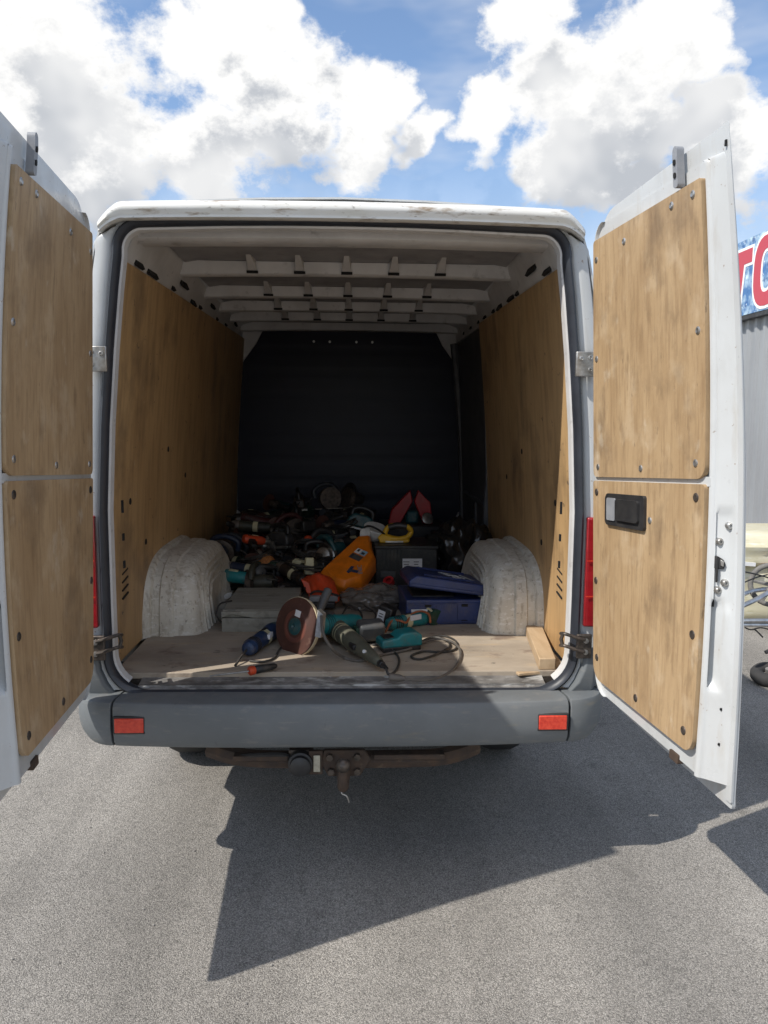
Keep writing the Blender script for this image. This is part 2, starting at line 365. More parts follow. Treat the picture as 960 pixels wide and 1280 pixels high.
# ---- rear opening
def opening(inset=0., n=10):
    """right half, bottom centre to top centre, then mirrored: closed loop of (x,z)"""
    A = [(0, .648), (.70, .648)]
    cx, cz, r_ = .70, .80, .152
    for i in range(1, n+1):
        t = -math.pi/2+math.pi/2*i/n; A.append((cx+r_*math.cos(t), cz+r_*math.sin(t)))
    A += [(.853, 1.0), (.852, 1.32), (.835, 1.62), (.812, 1.88), (.790, 2.08), (.775, 2.19)]
    for i in range(1, n+1):
        t = math.pi/2*i/n; A.append((.682+.093*math.cos(t), 2.205+.10*math.sin(t)))
    A += [(.4, 2.315), (.2, 2.319), (0, 2.32)]
    full = A+[(-x, z) for x, z in A[-2:0:-1]]
    if inset:
        out = []; m_ = len(full)
        for i in range(m_):
            a, c = Vector(full[i-1]), Vector(full[(i+1) % m_]); t = (c-a).normalized(); nn = Vector((-t.y, t.x)); p = Vector(full[i])
            out.append(tuple(p+nn*inset))
        full = out
    return full
def ring_sweep(secs, zmin=None):
    """secs: list of (inset, y); closed cross-section swept round the opening (or only above zmin)"""
    loops = [[Vector((x, y, z)) for x, z in opening(i)] for i, y in secs]
    ref = opening(0); m_ = len(ref); k = len(secs); vs = [p for L_ in loops for p in L_]
    ok = [zmin is None or (ref[i][1] > zmin and ref[(i+1) % m_][1] > zmin) for i in range(m_)]
    fs = [(j*m_+i, j*m_+(i+1) % m_, ((j+1) % k)*m_+(i+1) % m_, ((j+1) % k)*m_+i) for j in range(k) for i in range(m_) if ok[i]]
    return MB().add(vs, fs)
part(ring_sweep([(-.006, -.018), (-.004, -.036), (.004, -.043), (.014, -.038), (.022, -.022), (.022, .0), (-.006, .0)]), 'door_seal', M['rubber'])
part(ring_sweep([(.020, -.010), (.024, -.014), (.030, -.010), (.033, .020), (.028, .024), (.020, .015)], .672), 'opening_flange', M['innerwhite'])
# white rear pillars and header: strip between the opening and the body outline
op = opening(-.008)
half = [p for p in op if p[0] >= -1e-6 and p[1] > .66]
half = sorted(half, key=lambda p: (math.atan2(p[1]-1.45, p[0])))
def outer_pt(p):
    x, z = p
    if z < 2.19: return (bodyx(z)-.004, z)
    t = min(1, max(0, (.775-x)/.775)); ang = min(1, (z-2.19)/.12)
    xx = .845-(.845-.0)*t; return (xx, roofz(xx)-.006 if t > .08 else 2.20+.07*ang)
for s in (-1, 1):
    mb = MB(); rws = []
    for p in half:
        o_ = outer_pt(p); q = []
        for k, yy in ((0, -.012), (.12, -.020), (.5, -.026), (.85, -.020), (1, -.004)):
            q.append(Vector((s*(p[0]+(o_[0]-p[0])*k), yy, p[1]+(o_[1]-p[1])*k)))
        rws.append(q)
    mb.loft(rws, closed=False, caps=False); part(mb, 'rear_pillar', M['white'], solid=.004)
# overhanging roof edge
path = []; 
for i in range(121):
    x = -.815+1.63*i/120; e_ = abs(x)/.815
    z = 2.338-.010*e_**2-(.048*max(0, (e_-.9)/.1)**1.6)
    path.append(Vector((x, -.055+.02*e_**4, z)))
rws = []
for p in path:
    e_ = abs(p.x)/.815; h = 1-.35*max(0, (e_-.92)/.08)
    sec = [(.10, .030), (.02, .030), (-.02, .024), (-.04, .008), (-.042, -.010), (-.030, -.020), (-.032, -.032), (-.018, -.036), (.03, -.030)]
    rws.append([Vector((p.x, p.y+a*h, p.z+b_*h)) for a, b_ in sec])
part(MB().loft(rws), 'roof_edge', M['roofwhite'], sharp=65)
# sill plates
for nm, y0, y1, z0, z1 in (('sill_plate', -.012, .055, .682, .694), ('sill_step', -.034, -.010, .664, .676)):
    mb = MB(); rws = []
    for i in range(25):
        x = -.745+1.49*i/24; j = .0015*noise.noise((x*9, y0*40, 0))
        rws.append([Vector((x, y0, z0-.02)), Vector((x, y0+.004, z0+j)), Vector((x, (y0+y1)/2, (z0+z1)/2-.003+j)), Vector((x, y1, z1+j)), Vector((x, y1, z1-.03))])
    part(mb.loft(rws), nm, M['sill'])
# ---- load space
part(MB().box((0, 1.63, FZ-.012), (1.70, 3.16, .024)), 'floor_board', M['floorply'], bevel=.003)
part(MB().box((0, 1.65, FZ-.05), (1.74, 3.2, .05)), 'floor_pan', M['darksteel'])
def wallx(y, z):   # inner lining
    t = min(1, max(0, (z-.7)/1.5)); b0 = .868+(.762-.868)*t**1.7; return b0+.03*min(1, max(0, y/3.2))*t
def lining(s, y0, y1, name):
    mb = MB(); rws = []
    ny, nz_ = 16, 14
    for i in range(ny+1):
        y = y0+(y1-y0)*i/ny; zt = 2.185+.05*y/3.2
        rws.append([Vector((s*wallx(y, FZ+(zt-FZ)*j/nz_), y, FZ+(zt-FZ)*j/nz_)) for j in range(nz_+1)])
    return part(mb.loft(rws, closed=False, caps=False), name, M['wallply'], solid=.009)
lining(-1, .07, 3.18, 'plywood_lining'); lining(1, .07, 1.93, 'plywood_lining')
# side rails above the lining, with stamped slots
for s in (-1, 1):
    rws = []
    for i in range(17):
        y = .05+3.14*i/16; k = y/3.2
        rws.append([Vector((s*(.775+.03*k), y, 2.17+.05*k)), Vector((s*(.755+.05*k), y, 2.21+.05*k)), Vector((s*(.735+.06*k), y, 2.255+.05*k)), Vector((s*(.712+.08*k), y, 2.288+.05*k)), Vector((s*(.700+.08*k), y, 2.345+.03*k))])
    rail = part(MB().loft(rws, closed=False, caps=False), 'roof_rail', M['innerwhite'], solid=.004)
    for y, w_, h in ((.22, .10, .034), (.42, .14, .036), (.80, .05, .03), (.95, .13, .034), (1.25, .10, .05), (1.45, .06, .03), (1.75, .10, .022), (2.0, .05, .03), (2.35, .07, .024), (2.7, .05, .03)):
        k = y/3.2; dz = rng.choice((0, 0, .035)); x = .757-.02*dz/.035+.05*k
        part(MB().box((s*(x-.0), y, 2.207+.05*k+dz), (.012, w_, h), (0, s*R(24), 0)), 'slot', M['dark'], rail)
# roof sheet and roof bows with little brackets
rws = []
for i in range(21):
    x = -.70+1.40*i/20; rws.append([Vector((x*(1+.09*y/3.2), y, min(roofz(x*1.02)-.010, 2.342))) for y in (.02, .8, 1.6, 2.4, 3.22)])
part(MB().loft(rws, closed=False, caps=False), 'roof_lining', M['roofin'], solid=.003)
for y, d in ((.15, .13), (.86, .07), (1.50, .06), (2.02, .05), (2.5, .05), (3.05, .06)):
    rws = []
    k = y/3.2
    for i in range(21):
        x = (-.765+1.53*i/20)*(1+.07*k); zt = 2.338; zb = 2.286-.010*(x/.75)**2-(.012 if y < .3 else 0)
        rws.append([Vector((x, y-d/2-.015, zt)), Vector((x, y-d/2, zb+.006)), Vector((x, y-d/2+.012, zb)), Vector((x, y+d/2-.012, zb)), Vector((x, y+d/2, zb+.006)), Vector((x, y+d/2+.015, zt))])
    bow = part(MB().loft(rws), 'roof_bow', M['innerwhite'])
    if .5 < y < 2.6:
        for x in (-.42, -.21, 0, .21, .42):
            part(MB().add([(x-.020, y-d/2, 2.296), (x+.020, y-d/2, 2.296), (x+.010, y-d/2-.15, 2.342), (x-.010, y-d/2-.15, 2.342), (x-.020, y-d/2, 2.342), (x+.020, y-d/2, 2.342)], [(0, 1, 2, 3), (4, 3, 2, 5), (0, 3, 4), (1, 5, 2), (0, 4, 5, 1)]), 'bracket', M['innerwhite'], bow)
            part(MB().box((x, y-d/2-.006, 2.293), (.05, .016, .010)), 'slot', M['dark'], bow)
# bulkhead with pressed horizontal ribs, one mesh
prof = []; z = .70
while z < 2.31:
    b_ = (z-.70) % .165; prof.append((z, 3.20-(.006 if b_ < .12 else 0))); z += .0275
rws = []
for z, y in prof:
    w_ = .86-.02*max(0, z-1.3)-(.16*max(0, (z-2.0)/.3)**1.3)
    rws.append([Vector((-w_, 3.205, z)), Vector((-w_+.06, 3.203, z)), Vector((-w_+.10, y, z)), Vector((w_-.10, y, z)), Vector((w_-.06, 3.203, z)), Vector((w_, 3.205, z))])
part(MB().loft(rws, closed=False, caps=False), 'bulkhead', M['bulk'], solid=.006)
part(MB().box((0, 3.24, 1.5), (1.9, .02, 1.75)), 'bulkhead_frame', M['roofin'])
for s in (-1, 1):
    part(MB().prism([(s*.87, 3.17, 2.30), (s*.64, 3.17, 2.32), (s*.70, 3.17, 2.20), (s*.79, 3.17, 2.08), (s*.87, 3.17, 1.95)], (0, .02, 0)), 'corner_gusset', M['innerwhite'], bevel=.004)
    part(MB().prism([(s*.87, 3.16, .72), (s*.76, 3.16, .72), (s*.84, 3.16, .93), (s*.87, 3.16, .95)], (0, .02, 0)), 'foot_gusset', M['innerwhite'], bevel=.004)
    for x in (.1, .22): part(MB().cyl((s*x-.05, 3.188, 2.22), (s*x-.05, 3.175, 2.22), .009, n=8), 'bolt', M['steel'])
# sliding-door opening on the right: pressed frame seen in front of the lining
sl = MB(); sl.prism([(.868, 1.93, .71), (.868, 3.18, .71), (.80, 3.18, 2.2), (.80, 1.93, 2.2)], (.02, 0, 0))
part(sl, 'sliding_door_panel', M['slide'])
fr = MB()
for pth, r_ in (([(.845, 1.96, .72), (.86, 1.96, 1.3)], .022), ([(.86, 3.02, .72), (.855, 3.02, 1.3), (.815, 3.02, 1.8), (.77, 3.02, 2.2)], .03), ([(.855, 1.96, 1.12), (.865, 2.9, 1.12)], .025), ([(.86, 1.96, 1.30), (.866, 2.9, 1.30)], .02), ([(.86, 2.35, .72), (.86, 2.35, 1.12)], .022)):
    fr.tube(smooth_path(pth, 5), r_, 8)
part(fr, 'sliding_door_frame', M['slide'])
# wheel arches
def wheel_arch(s):
    rws = []
    yc, ry, h = 1.0, .47, .325
    for i in range(33):
        t = math.pi*i/32; c, sn = math.cos(t), math.sin(t)
        py = -abs(c)**.54*math.copysign(1, c)*ry; pz = sn**.60*h
        row = []
        for x, k in ((.885, 1.12), (.868, 1.11), (.862, 1.055), (.838, 1.035), (.830, .998), (.800, .995), (.794, 1.012), (.748, 1.010), (.740, .988), (.705, .982), (.690, .97), (.672, .935), (.660, .89), (.654, .84), (.645, .825), (.650, .75), (.640, .735), (.646, .66), (.636, .645), (.640, .55), (.632, .53), (.634, .2), (.634, .02)):
            wob = .006*noise.noise((x*14, py*6, pz*6+s*3))
            row.append(Vector((s*(x+wob-.035*(1-pz/h)*(x < .7)), yc+py*k, FZ-.004+pz*k+wob)))
        rws.append(row)
    part(MB().loft(rws, closed=False, caps=False), 'wheel_arch', M['arch'], solid=.003)
wheel_arch(-1); wheel_arch(1)
# vent slits and holes in the lining, batten
for s in (-1, 1):
    for k in range(4):
        part(MB().box((s*(wallx(.25, .99)-.006), .25, .955+.032*k), (.006, .075, .006), (R(8), 0, 0)), 'vent_slit', M['dark'])
    for y, z in ((.30, 1.32), (.55, 1.12), (.9, 1.5), (1.3, 1.35)):
        part(MB().cyl((s*(wallx(y, z)-.002), y, z), (s*(wallx(y, z)-.007), y, z), .013, n=10), 'hole', M['dark'])
    for z in (1.33, 1.22, 1.12): part(MB().box((s*.792, .035, z), (.006, .012, .045 if z > 1.3 else .026)), 'catch', M['dark'])
part(MB().prism([(.79, .53, FZ), (.862, .53, FZ), (.800, .06, FZ), (.735, .06, FZ)], (0, 0, .045)), 'timber_batten', M['beam'], bevel=.004)
part(MB().box((.70, .066, .702), (.11, .05, .012), (0, 0, R(14))), 'timber_chock', M['beam'], bevel=.003)

# ---- bumper
def bump_path(s_from, s_to, n=30):
    """plan path along the bumper: parameter in metres from the centre"""
    pts = []
    for i in range(n+1):
        s = s_from+(s_to-s_from)*i/n; a = abs(s); sg = 1 if s >= 0 else -1
        if a <= .80: pts.append((s, -.165+.03*(a/.8)**3, 0))
        else:
            t = min((a-.80)/.19, 1)*math.pi/2
            if a < .99: x = .80+.152*math.sin(t); y = -.135+.125*(1-math.cos(t))
            else: x = .952; y = -.01+(a-.99)
            pts.append((sg*x, y, t/(math.pi/2)))
    return pts
BSEC = [(.13, .665), (.035, .668), (.010, .662), (.0, .645), (-.002, .57), (.004, .525), (.020, .502), (.05, .494), (.13, .494)]  # (inward, z)
def bumper_rows(pts, endshape):
    rws = []
    m_ = len(pts)
    for i, (x, y, t) in enumerate(pts):
        a = Vector(pts[max(i-1, 0)][:2]); b_ = Vector(pts[min(i+1, m_-1)][:2]); tg = (b_-a).normalized(); nn = Vector((-tg.y, tg.x))
        row = []
        for d, z in BSEC:
            dd = d
            if endshape:
                k = max(0, t); z = z+(.0 if z > .6 else .085*k**2.5*(1 if z < .55 else .45)); dd = d*(1-.35*k)
            row.append(Vector((x+nn.x*dd, y+nn.y*dd, z)))
        rws.append(row)
    return rws
bmp = part(MB().loft(bumper_rows(bump_path(-.80, .80, 40), False)), 'bumper', M['bumper'], bevel=.003)
for s in (-1, 1):
    pts = bump_path(.806, 1.32, 24)
    rws = bumper_rows(pts, True)
    if s < 0: rws = [[Vector((-p.x, p.y, p.z)) for p in r_] for r_ in rws]
    cap = part(MB().loft(rws), 'bumper_end', M['bumper'], bevel=.003)
    # upright of the end cap that climbs the pillar
    up_ = []
    for z, x0, x1, yo in ((.655, .815, .925, -.03), (.70, .845, .928, -.045), (.75, .866, .93, -.046), (.80, .872, .935, -.044), (.825, .874, .935, -.03)):
        up_.append([Vector((s*x0, .02, z)), Vector((s*x0, yo, z)), Vector((s*(x0+.012), yo-.012, z)), Vector((s*(x1-.02), yo-.012, z)), Vector((s*x1, yo+.02, z)), Vector((s*x1, .08, z))])
    part(MB().loft(up_), 'upright', M['bumper'], cap, bevel=.003)
    # reflector with dark surround
    cx = s*.740; by = -.165+.03*(.74/.8)**3
    part(MB().box((cx, by-.001, .588), (.114, .012, .066)), 'reflector_bezel', M['blackpl'], bmp, bevel=.006)
    part(MB().box((cx, by-.006, .588), (.100, .010, .052)), 'reflector', M['refl'], bmp, bevel=.003)
    # tail lamp on the pillar
    rws = []
    for z in (.905, .91, 1.30, 1.305):
        e_ = .004 if z in (.905, 1.305) else 0; xo = bodyx(z)
        rws.append([Vector((s*(.868+e_), -.012, z)), Vector((s*(.868+e_), -.045+e_, z)), Vector((s*(xo-.03), -.052+e_, z)), Vector((s*(xo-.006), -.04+e_, z)), Vector((s*(xo+.006-e_), .0, z)), Vector((s*(xo+.006-e_), .09, z)), Vector((s*(xo-.02), .09, z))])
    lamp = part(MB().loft(rws), 'tail_lamp', M['lamp'], bevel=.003)
    for z in (1.02, 1.15): part(MB().box((s*.90, -.0535, z), (.062, .003, .004)), 'lens_divider', M['refl'], lamp)
part(MB().box((0, .0, .60), (1.7, .06, .12)), 'rear_crossmember', M['white'])

# ---- tow bar
tb = part(MB().tube(smooth_path([(-.50, .05, .415), (-.36, -.01, .405), (-.1, -.02, .400), (.12, -.02, .400), (.36, -.01, .402), (.50, .06, .412)], 6), .034, 8), 'tow_bar', M['rust'])
part(MB().box((.24, -.045, .425), (.26, .04, .020)), 'strut', M['rust'], tb, bevel=.004)
part(MB().box((-.30, -.045, .425), (.20, .04, .020)), 'strut', M['rust'], tb, bevel=.004)
part(MB().prism([(-.07, -.065, .455), (.075, -.065, .455), (.10, -.065, .42), (.06, -.065, .355), (-.055, -.065, .355), (-.085, -.065, .41)], (0, .02, 0)), 'mount_plate', M['rust'], tb, bevel=.004)
nk = MB().tube(smooth_path([(.0, -.06, .39), (.0, -.085, .35), (.0, -.12, .345), (.0, -.165, .375), (.0, -.168, .425)], 6), [.024]*6+[.022]*6+[.02]*6+[.016]*7, 12)
part(nk, 'tow_neck', M['rust'], tb)
part(MB().lathe([(-.025, .006), (-.022, .014), (-.012, .022), (0, .025), (.012, .022), (.021, .013), (.025, .004)], (0, -.168, .445), (0, 0, 1), 18), 'tow_ball', M['darksteel'], tb)
part(MB().prism([(-.022, -.082, .42), (.022, -.082, .42), (.018, -.082, .32), (.0, -.082, .295), (-.018, -.082, .32)], (0, .02, 0)), 'neck_web', M['rust'], tb, bevel=.006)
for x, z in ((-.05, .45), (.05, .45), (-.045, .395), (.05, .395)): part(MB().cyl((x, -.065, z-.018), (x, -.08, z-.018), .013, n=6), 'bolt', M['darksteel'], tb)
part(MB().lathe([(0, .045), (.03, .045), (.034, .038), (.05, .036), (.053, .030), (.058, .012)], (-.155, -.05, .408), (0, -1, 0), 18), 'trailer_socket', M['blackpl'], tb)
part(MB().box((-.155, -.035, .408), (.09, .03, .085)), 'socket_bracket', M['darksteel'], tb, bevel=.004)
M['plate'] = mat('aged_plate', (.55, .52, .42), (.40, .36, .27), .5, scale=(60, 60, 60))
part(MB().box((-.096, -.075, .41), (.024, .004, .062)), 'type_plate', M['plate'], tb, bevel=.001)
part(MB().box((-.10, -.062, .41), (.05, .016, .09)), 'plate_bracket', M['rust'], tb, bevel=.003)
part(MB().tube(smooth_path([(.005, -.086, .325), (-.006, -.092, .305), (.012, -.094, .295), (.02, -.092, .27)], 5), .003, 6), 'wire_hook', M['steel'], tb)
part(MB().tube(smooth_path([(-.37, -.05, .43), (-.30, -.065, .44), (-.22, -.06, .438), (-.19, -.05, .42)], 5), .008, 6), 'cable', M['blackpl'], tb)

# ---- rear doors
def DR(u, z, w):
    w = w*(1.27-(z-.7)*.60) if w > .01 else w
    zz = z+.045*(u/.7)*max(0, 1-abs(z-1.46)/.75)
    b_ = .022*(u/.7)*max(-.2, 1-((z-1.5)/.75)**2)
    return Vector((.830+(2.23-z)*.0414+.094*(u-.02)+b_+w*.995, -.112-u*.955+w*.09, zz))
def DL(u, z, w):
    w = w*(1.27-(z-.7)*.60) if w > .01 else w
    zz = z+.045*(u/.7)*max(0, 1-abs(z-1.46)/.75)
    b_ = .03*(u/.67)*max(-.2, 1-((z-1.5)/.75)**2)
    return Vector((-(.817+(2.258-z)*.0354-.036*(u/.67)+b_+w*.995), -.112-u*.955-w*.03, zz))
def rows_z(z0, z1, rb, rt_):
    zs = set()
    for i in range(9):
        f = 1-math.cos(math.pi/2*i/8); zs.add(round(z0+rb*f, 5)); zs.add(round(z1-rt_*f, 5))
    m_ = 18
    for i in range(1, m_): 
        z = z0+rb+(z1-z0-rb-rt_)*i/m_; zs.add(round(z, 5))
    return sorted(zs)
def cin(z, z0, z1, rb, rt_):
    """how far a rounded corner draws the edge in at height z"""
    if rb and z < z0+rb: q = (z0+rb-z)/rb; return rb*(1-math.sqrt(max(0, 1-q*q)))
    if rt_ and z > z1-rt_: q = (z-(z1-rt_))/rt_; return rt_*(1-math.sqrt(max(0, 1-q*q)))
    return 0
def sheet(D, u0, u1, z0, z1, w0, w1, r=(.03, .03, .03, .03), nu=6, zfun=None):
    """slab with rounded corners; r = hinge-bottom, free-bottom, free-top, hinge-top"""
    rb = max(r[0], r[1]); rt_ = max(r[2], r[3]); rws = []
    for z in rows_z(z0, z1, max(rb, .002), max(rt_, .002)):
        a = u0+cin(z, z0, z1, r[0], r[3]); b_ = u1-cin(z, z0, z1, r[1], r[2])
        zz = z
        row = [D(a+(b_-a)*i/nu, zfun(a+(b_-a)*i/nu, zz) if zfun else zz, w0) for i in range(nu+1)]
        row += [D(a+(b_-a)*i/nu, zfun(a+(b_-a)*i/nu, zz) if zfun else zz, w1) for i in range(nu, -1, -1)]
        rws.append(row)
    return MB().loft(rws)
def edge_depth(f, z):
    """how deep the closing edge of the door is pressed in; f = 0 inner face .. 1 outer skin"""
    d = 0.
    def sstep(a, b_, x): t = min(1, max(0, (x-a)/(b_-a))); return t*t*(3-2*t)
    lat = sstep(1.385, 1.37, z)*sstep(1.13, 1.15, z)*sstep(.10, .22, f)*sstep(.95, .85, f)
    d += .012*lat
    poc = sstep(1.165, 1.14, z)*sstep(.925, .96, z)*sstep(.04, .14, f)*sstep(.70, .52, f)
    d += .034*poc
    return d
for D, s in ((DR, 1), (DL, -1)):
    # pressed inner pan with closing edge
    zs = rows_z(.700, 2.285, .07, .06)
    extra = [.90+.0125*i for i in range(42)]
    zs = sorted(set(zs+[round(q, 5) for q in extra])); rws = []
    U1 = .725
    for z in zs:
        a = cin(z, .700, 2.285, .07, .055); b_ = U1-cin(z, .700, 2.285, .0, .012)
        row = [D(a, z, .046), D(a, z, .012), D(a+.006, z, .003), D(a+.014, z, 0), D(a+.018, z, 0), D(a+.022, z, .010)]
        row += [D(.35, z, .010), D(b_-.022, z, .010), D(b_-.016, z, 0), D(b_-.010, z, 0), D(b_-.003, z, .003)]
        for f in (0, .08, .16, .25, .35, .45, .55, .65, .75, .85, .93):
            row.append(D(b_+.050*f-edge_depth(f, z), z, .008+.034*f))
        row += [D(b_+.052, z, .042), D(b_+.054, z, .044), D(b_+.054, z, .046)]
        rws.append(row)
    door = part(MB().loft(rws), 'rear_door', M['white'])
    door['label'] = 'rear door swung open with its plywood faced inner side'
    # outer skin, larger than the pan all round
    skin = sheet(D, .004, .797, .652, 2.312, .0465, .054, (.10, .008, .02, .13), 8, lambda u, z: z+.035*max(0, (u/.81))*max(0, (z-1.6)/.73)-.010*(u/.775)*max(0, (1.3-z)/.66))
    part(skin, 'outer_skin', M['white'], door)
    rimb = sheet(D, .772, .799, .660, 2.318, .0430, .0475, (.0, .004, .01, .0), 2, lambda u, z: z+.03*max(0, (z-1.6)/.73))
    part(rimb, 'hem_flange', M['white'], door)
    # bar between the two plywood panels, frame border
    part(sheet(D, .012, .715, 1.438, 1.462, -.001, .012, (.004,)*4), 'cross_rail', M['white'], door, bevel=.002)
    # plywood panels
    up_p = sheet(D, .024, .705, 1.456, 2.232, -.010, .004, (.02, .04, .008, .012), 8, lambda u, z: z+.012*(u/.7)*max(0, (z-1.6)/.6))
    lo_p = sheet(D, .022, .704, .752, 1.443, -.010, .004, (.055, .045, .012, .010), 8)
    for mb_, wh in ((up_p, 'upper'), (lo_p, 'lower')): part(mb_, 'plywood_panel', M['ply'], door)
    # screws with cup washers
    def screw(u, z, m='steel', rr=.011):
        c = D(u, z, -.010); nrm = (D(u, z, -.02)-c).normalized()
        o = part(MB().lathe([(-.001, rr), (.002, rr*.9), (.0035, rr*.62), (.0028, rr*.45), (.0025, .001)], c, nrm, 12), 'screw', M[m], door)
    for u, z in ((.05, 2.17), (.26, 2.185), (.555, 2.215), (.665, 2.215), (.05, 1.85), (.06, 1.49), (.36, 1.485), (.66, 1.50), (.672, 1.86)): screw(u, z)
    for u, z in ((.05, 1.405), (.665, 1.41), (.045, 1.10), (.672, 1.06), (.055, .83), (.36, .79), (.655, .80)): screw(u, z, 'darksteel', .013)
    if s > 0: screw(.42, 1.335)
    # roof catch
    cz = 2.30; c = D(.565, cz, .01)
    part(sheet(D, .580, .604, 2.25, 2.352, -.017, .012, (.008, .008, .012, .012), 2), 'door_catch', M['greypl'], door, bevel=.003)
    for z in (2.28, 2.312): part(sheet(D, .586, .598, z-.007, z+.007, -.0195, -.015, (.005,)*4, 2), 'catch_hole', M['dark'], door)
    part(sheet(D, .575, .61, 2.225, 2.245, -.004, .02, (.004,)*4, 2), 'catch_bracket', M['white'], door)
    # hinge plates
    hz = 1.84
    hb = [(.826, 1.845), (.836, .838)]
    part(MB().box((s*.838, -.055, 1.842), (.075, .012, .085), (0, 0, 0)), 'hinge_plate', M['steel'], bevel=.003)
    for dx, dz in ((-.02, .018), (.012, .022), (.012, -.02)): part(MB().lathe([(0, .009), (.004, .008), (.005, .005), (.002, .003)], (s*(.838+dx), -.0605, 1.842+dz), (0, -1, 0), 10), 'hinge_bolt', M['steel'])
    part(MB().cyl((s*.874, -.064, 1.79), (s*.874, -.064, 1.895), .010, n=10), 'hinge_pin', M['steel'])
    h = MB().box((s*.868, -.058, .838), (.055, .014, .09))
    hp = part(h, 'hinge_arm', M['darksteel'], bevel=.004)
    for dz in (-.022, .022): part(MB().tube(smooth_path([(s*.868, -.070, .842+dz), (s*.84, -.072, .850+dz), (s*.802, -.066, .862+dz), (s*.792, -.055, .862+dz), (s*.79, -.03, .855+dz)], 4), .0065, 8), 'check_strap', M['darksteel'], hp)
    part(MB().tube([(s*.792, -.055, .835), (s*.786, -.05, .862), (s*.792, -.055, .888)], .007, 8), 'check_pin', M['darksteel'], hp)
    for dz in (-.02, .022): part(MB().lathe([(0, .010), (.006, .009), (.007, .004)], (s*.872, -.066, .838+dz), (0, -1, 0), 10), 'hinge_bolt', M['steel'], hp)
    # bottom door stop, worn corner
    part(sheet(D, .56, .61, .686, .712, .004, .03, (.004,)*4, 2), 'door_stop', M['rust'], door, bevel=.003)
    if s > 0:
        # inner door handle in its dish
        hb_ = part(sheet(D, .135, .40, 1.302, 1.404, -.020, -.002, (.018, .010, .010, .022), 4), 'handle_dish', M['blackpl'], door, bevel=.005)
        part(sheet(D, .225, .375, 1.322, 1.388, -.028, -.018, (.010,)*4, 3), 'handle_flap', M['blackpl'], door, bevel=.004)
        part(sheet(D, .155, .215, 1.318, 1.390, -.024, -.018, (.008,)*4, 2), 'handle_pull', M['greypl'], door, bevel=.004)
    def on_edge(f, z, dw=0):     # point on the closing edge and its normal
        p = D(U1+.050*f-edge_depth(f, z)+dw, z, .008+.034*f); return p
    for f, z in ((.80, 1.345), (.38, 1.305), (.66, 1.205), (.36, 1.185)):
        part(MB().lathe([(-.004, .010), (.005, .010), (.009, .007), (.009, .0035), (.004, .003)], on_edge(f, z), (0, -1, 0), 10), 'edge_screw', M['steel'], door)
    e0 = [on_edge(f, z, .002) for f, z in ((.02, 1.27), (.25, 1.27), (.52, 1.262), (.60, 1.25), (.52, 1.238), (.28, 1.238), (.27, 1.205), (.10, 1.205), (.10, 1.235), (.02, 1.24))]
    part(MB().prism(e0, (0, -.008, 0)), 'lock_slot', M['blackpl'], door, bevel=.002)
    lk = [on_edge(f, z, .011) for f, z in ((.30, 1.262), (.46, 1.258), (.44, 1.245), (.32, 1.247))]
    part(MB().prism(lk, (0, -.006, 0)), 'lock_claw', M['steel'], door, bevel=.001)
    part(MB().box(on_edge(.26, 1.155, .003), (.006, .004, .03)), 'slot', M['dark'], door)
    for z in (.89, .80): part(MB().cyl(on_edge(.62, z), on_edge(.62, z, .003), .004, n=8), 'plug_hole', M['dark'], door)
    c = D(.786, 2.30, .0425); part(MB().box(c+Vector((-s*.002, 0, 0)), (.004, .006, .014)), 'drain_hole', M['dark'], door)

# ------------------------------------------------------------------ shed, sign and clutter beside it
M['clad'] = mat('grey_cladding', (.33, .345, .36), (.27, .28, .295), .45, metal=.1, scale=(2, 2, .6))
shed = tag(empty('metal_shed', (5.0, 8, 0)), 'grey corrugated metal shed carrying the blue sign', 'building')
XW = 5.0
def corr_sheet():
    mb = MB(); rws = []; y = 0.; pts = []
    while y < 1.0-1e-6:
        pts += [(y, 0), (y+.10, 0), (y+.125, -.032), (y+.175, -.032)]; y += .20
    pts.append((1.0, 0))
    return MB().loft([[Vector((x, y, 0)) for y, x in pts], [Vector((x, y, 3.80)) for y, x in pts]], closed=False, caps=False)
proto = None
for i in range(12):
    if proto is None:
        o = corr_sheet().build('cladding_sheet', M['clad'], shed, loc=(0, -3+i, .02), solid=.003); proto = o
    else:
        o = proto.copy(); col.objects.link(o); o.location = (0, -3+i*1.0, .02)
MB().box((3.2, 3, 1.9), (6.3, 12, 3.78)).build('shed_core', M['clad'], shed)
MB().box((3.2, 3, 3.80), (6.4, 12.1, .05)).build('roof_edge', M['greypl'], shed, bevel=.01)

def sign_mat():
    m = mat('sign_print', (.05, .16, .38), (.55, .72, .80), .35, scale=(1, 5, 5), lo=.42, hi=.62, detail=7, layers=[((.02, .07, .22), (1, 9, 9), .56, .64, .8, 6), ((.75, .85, .9), (1, 22, 22), .64, .70, .8, 4)])
    return m
M['sign'] = sign_mat(); M['red'] = mat('sign_red', (.50, .045, .07), None, .35); M['signwhite'] = mat('sign_white', (.85, .85, .85), None, .4)
SY0, SY1, SZ0, SZ1 = 4.6, 9.2, 2.96, 3.88
sg = tag(empty('shop_sign', (XW-.05, 6.9, SZ0)), 'blue printed sign with big red letters along the grey shed wall', 'sign')
def S_(y, z): return Vector((XW-.13, y, z))
b0 = Vector((XW-.05, 6.9, SZ0))
MB().box((XW-.085, (SY0+SY1)/2, (SZ0+SZ1)/2), (.08, SY1-SY0, SZ1-SZ0)).build('panel', M['sign'], sg, base=b0)
MB().box((XW-.07, (SY0+SY1)/2, SZ0-.03), (.10, SY1-SY0+.02, .05)).build('frame', M['blackpl'], sg, base=b0)
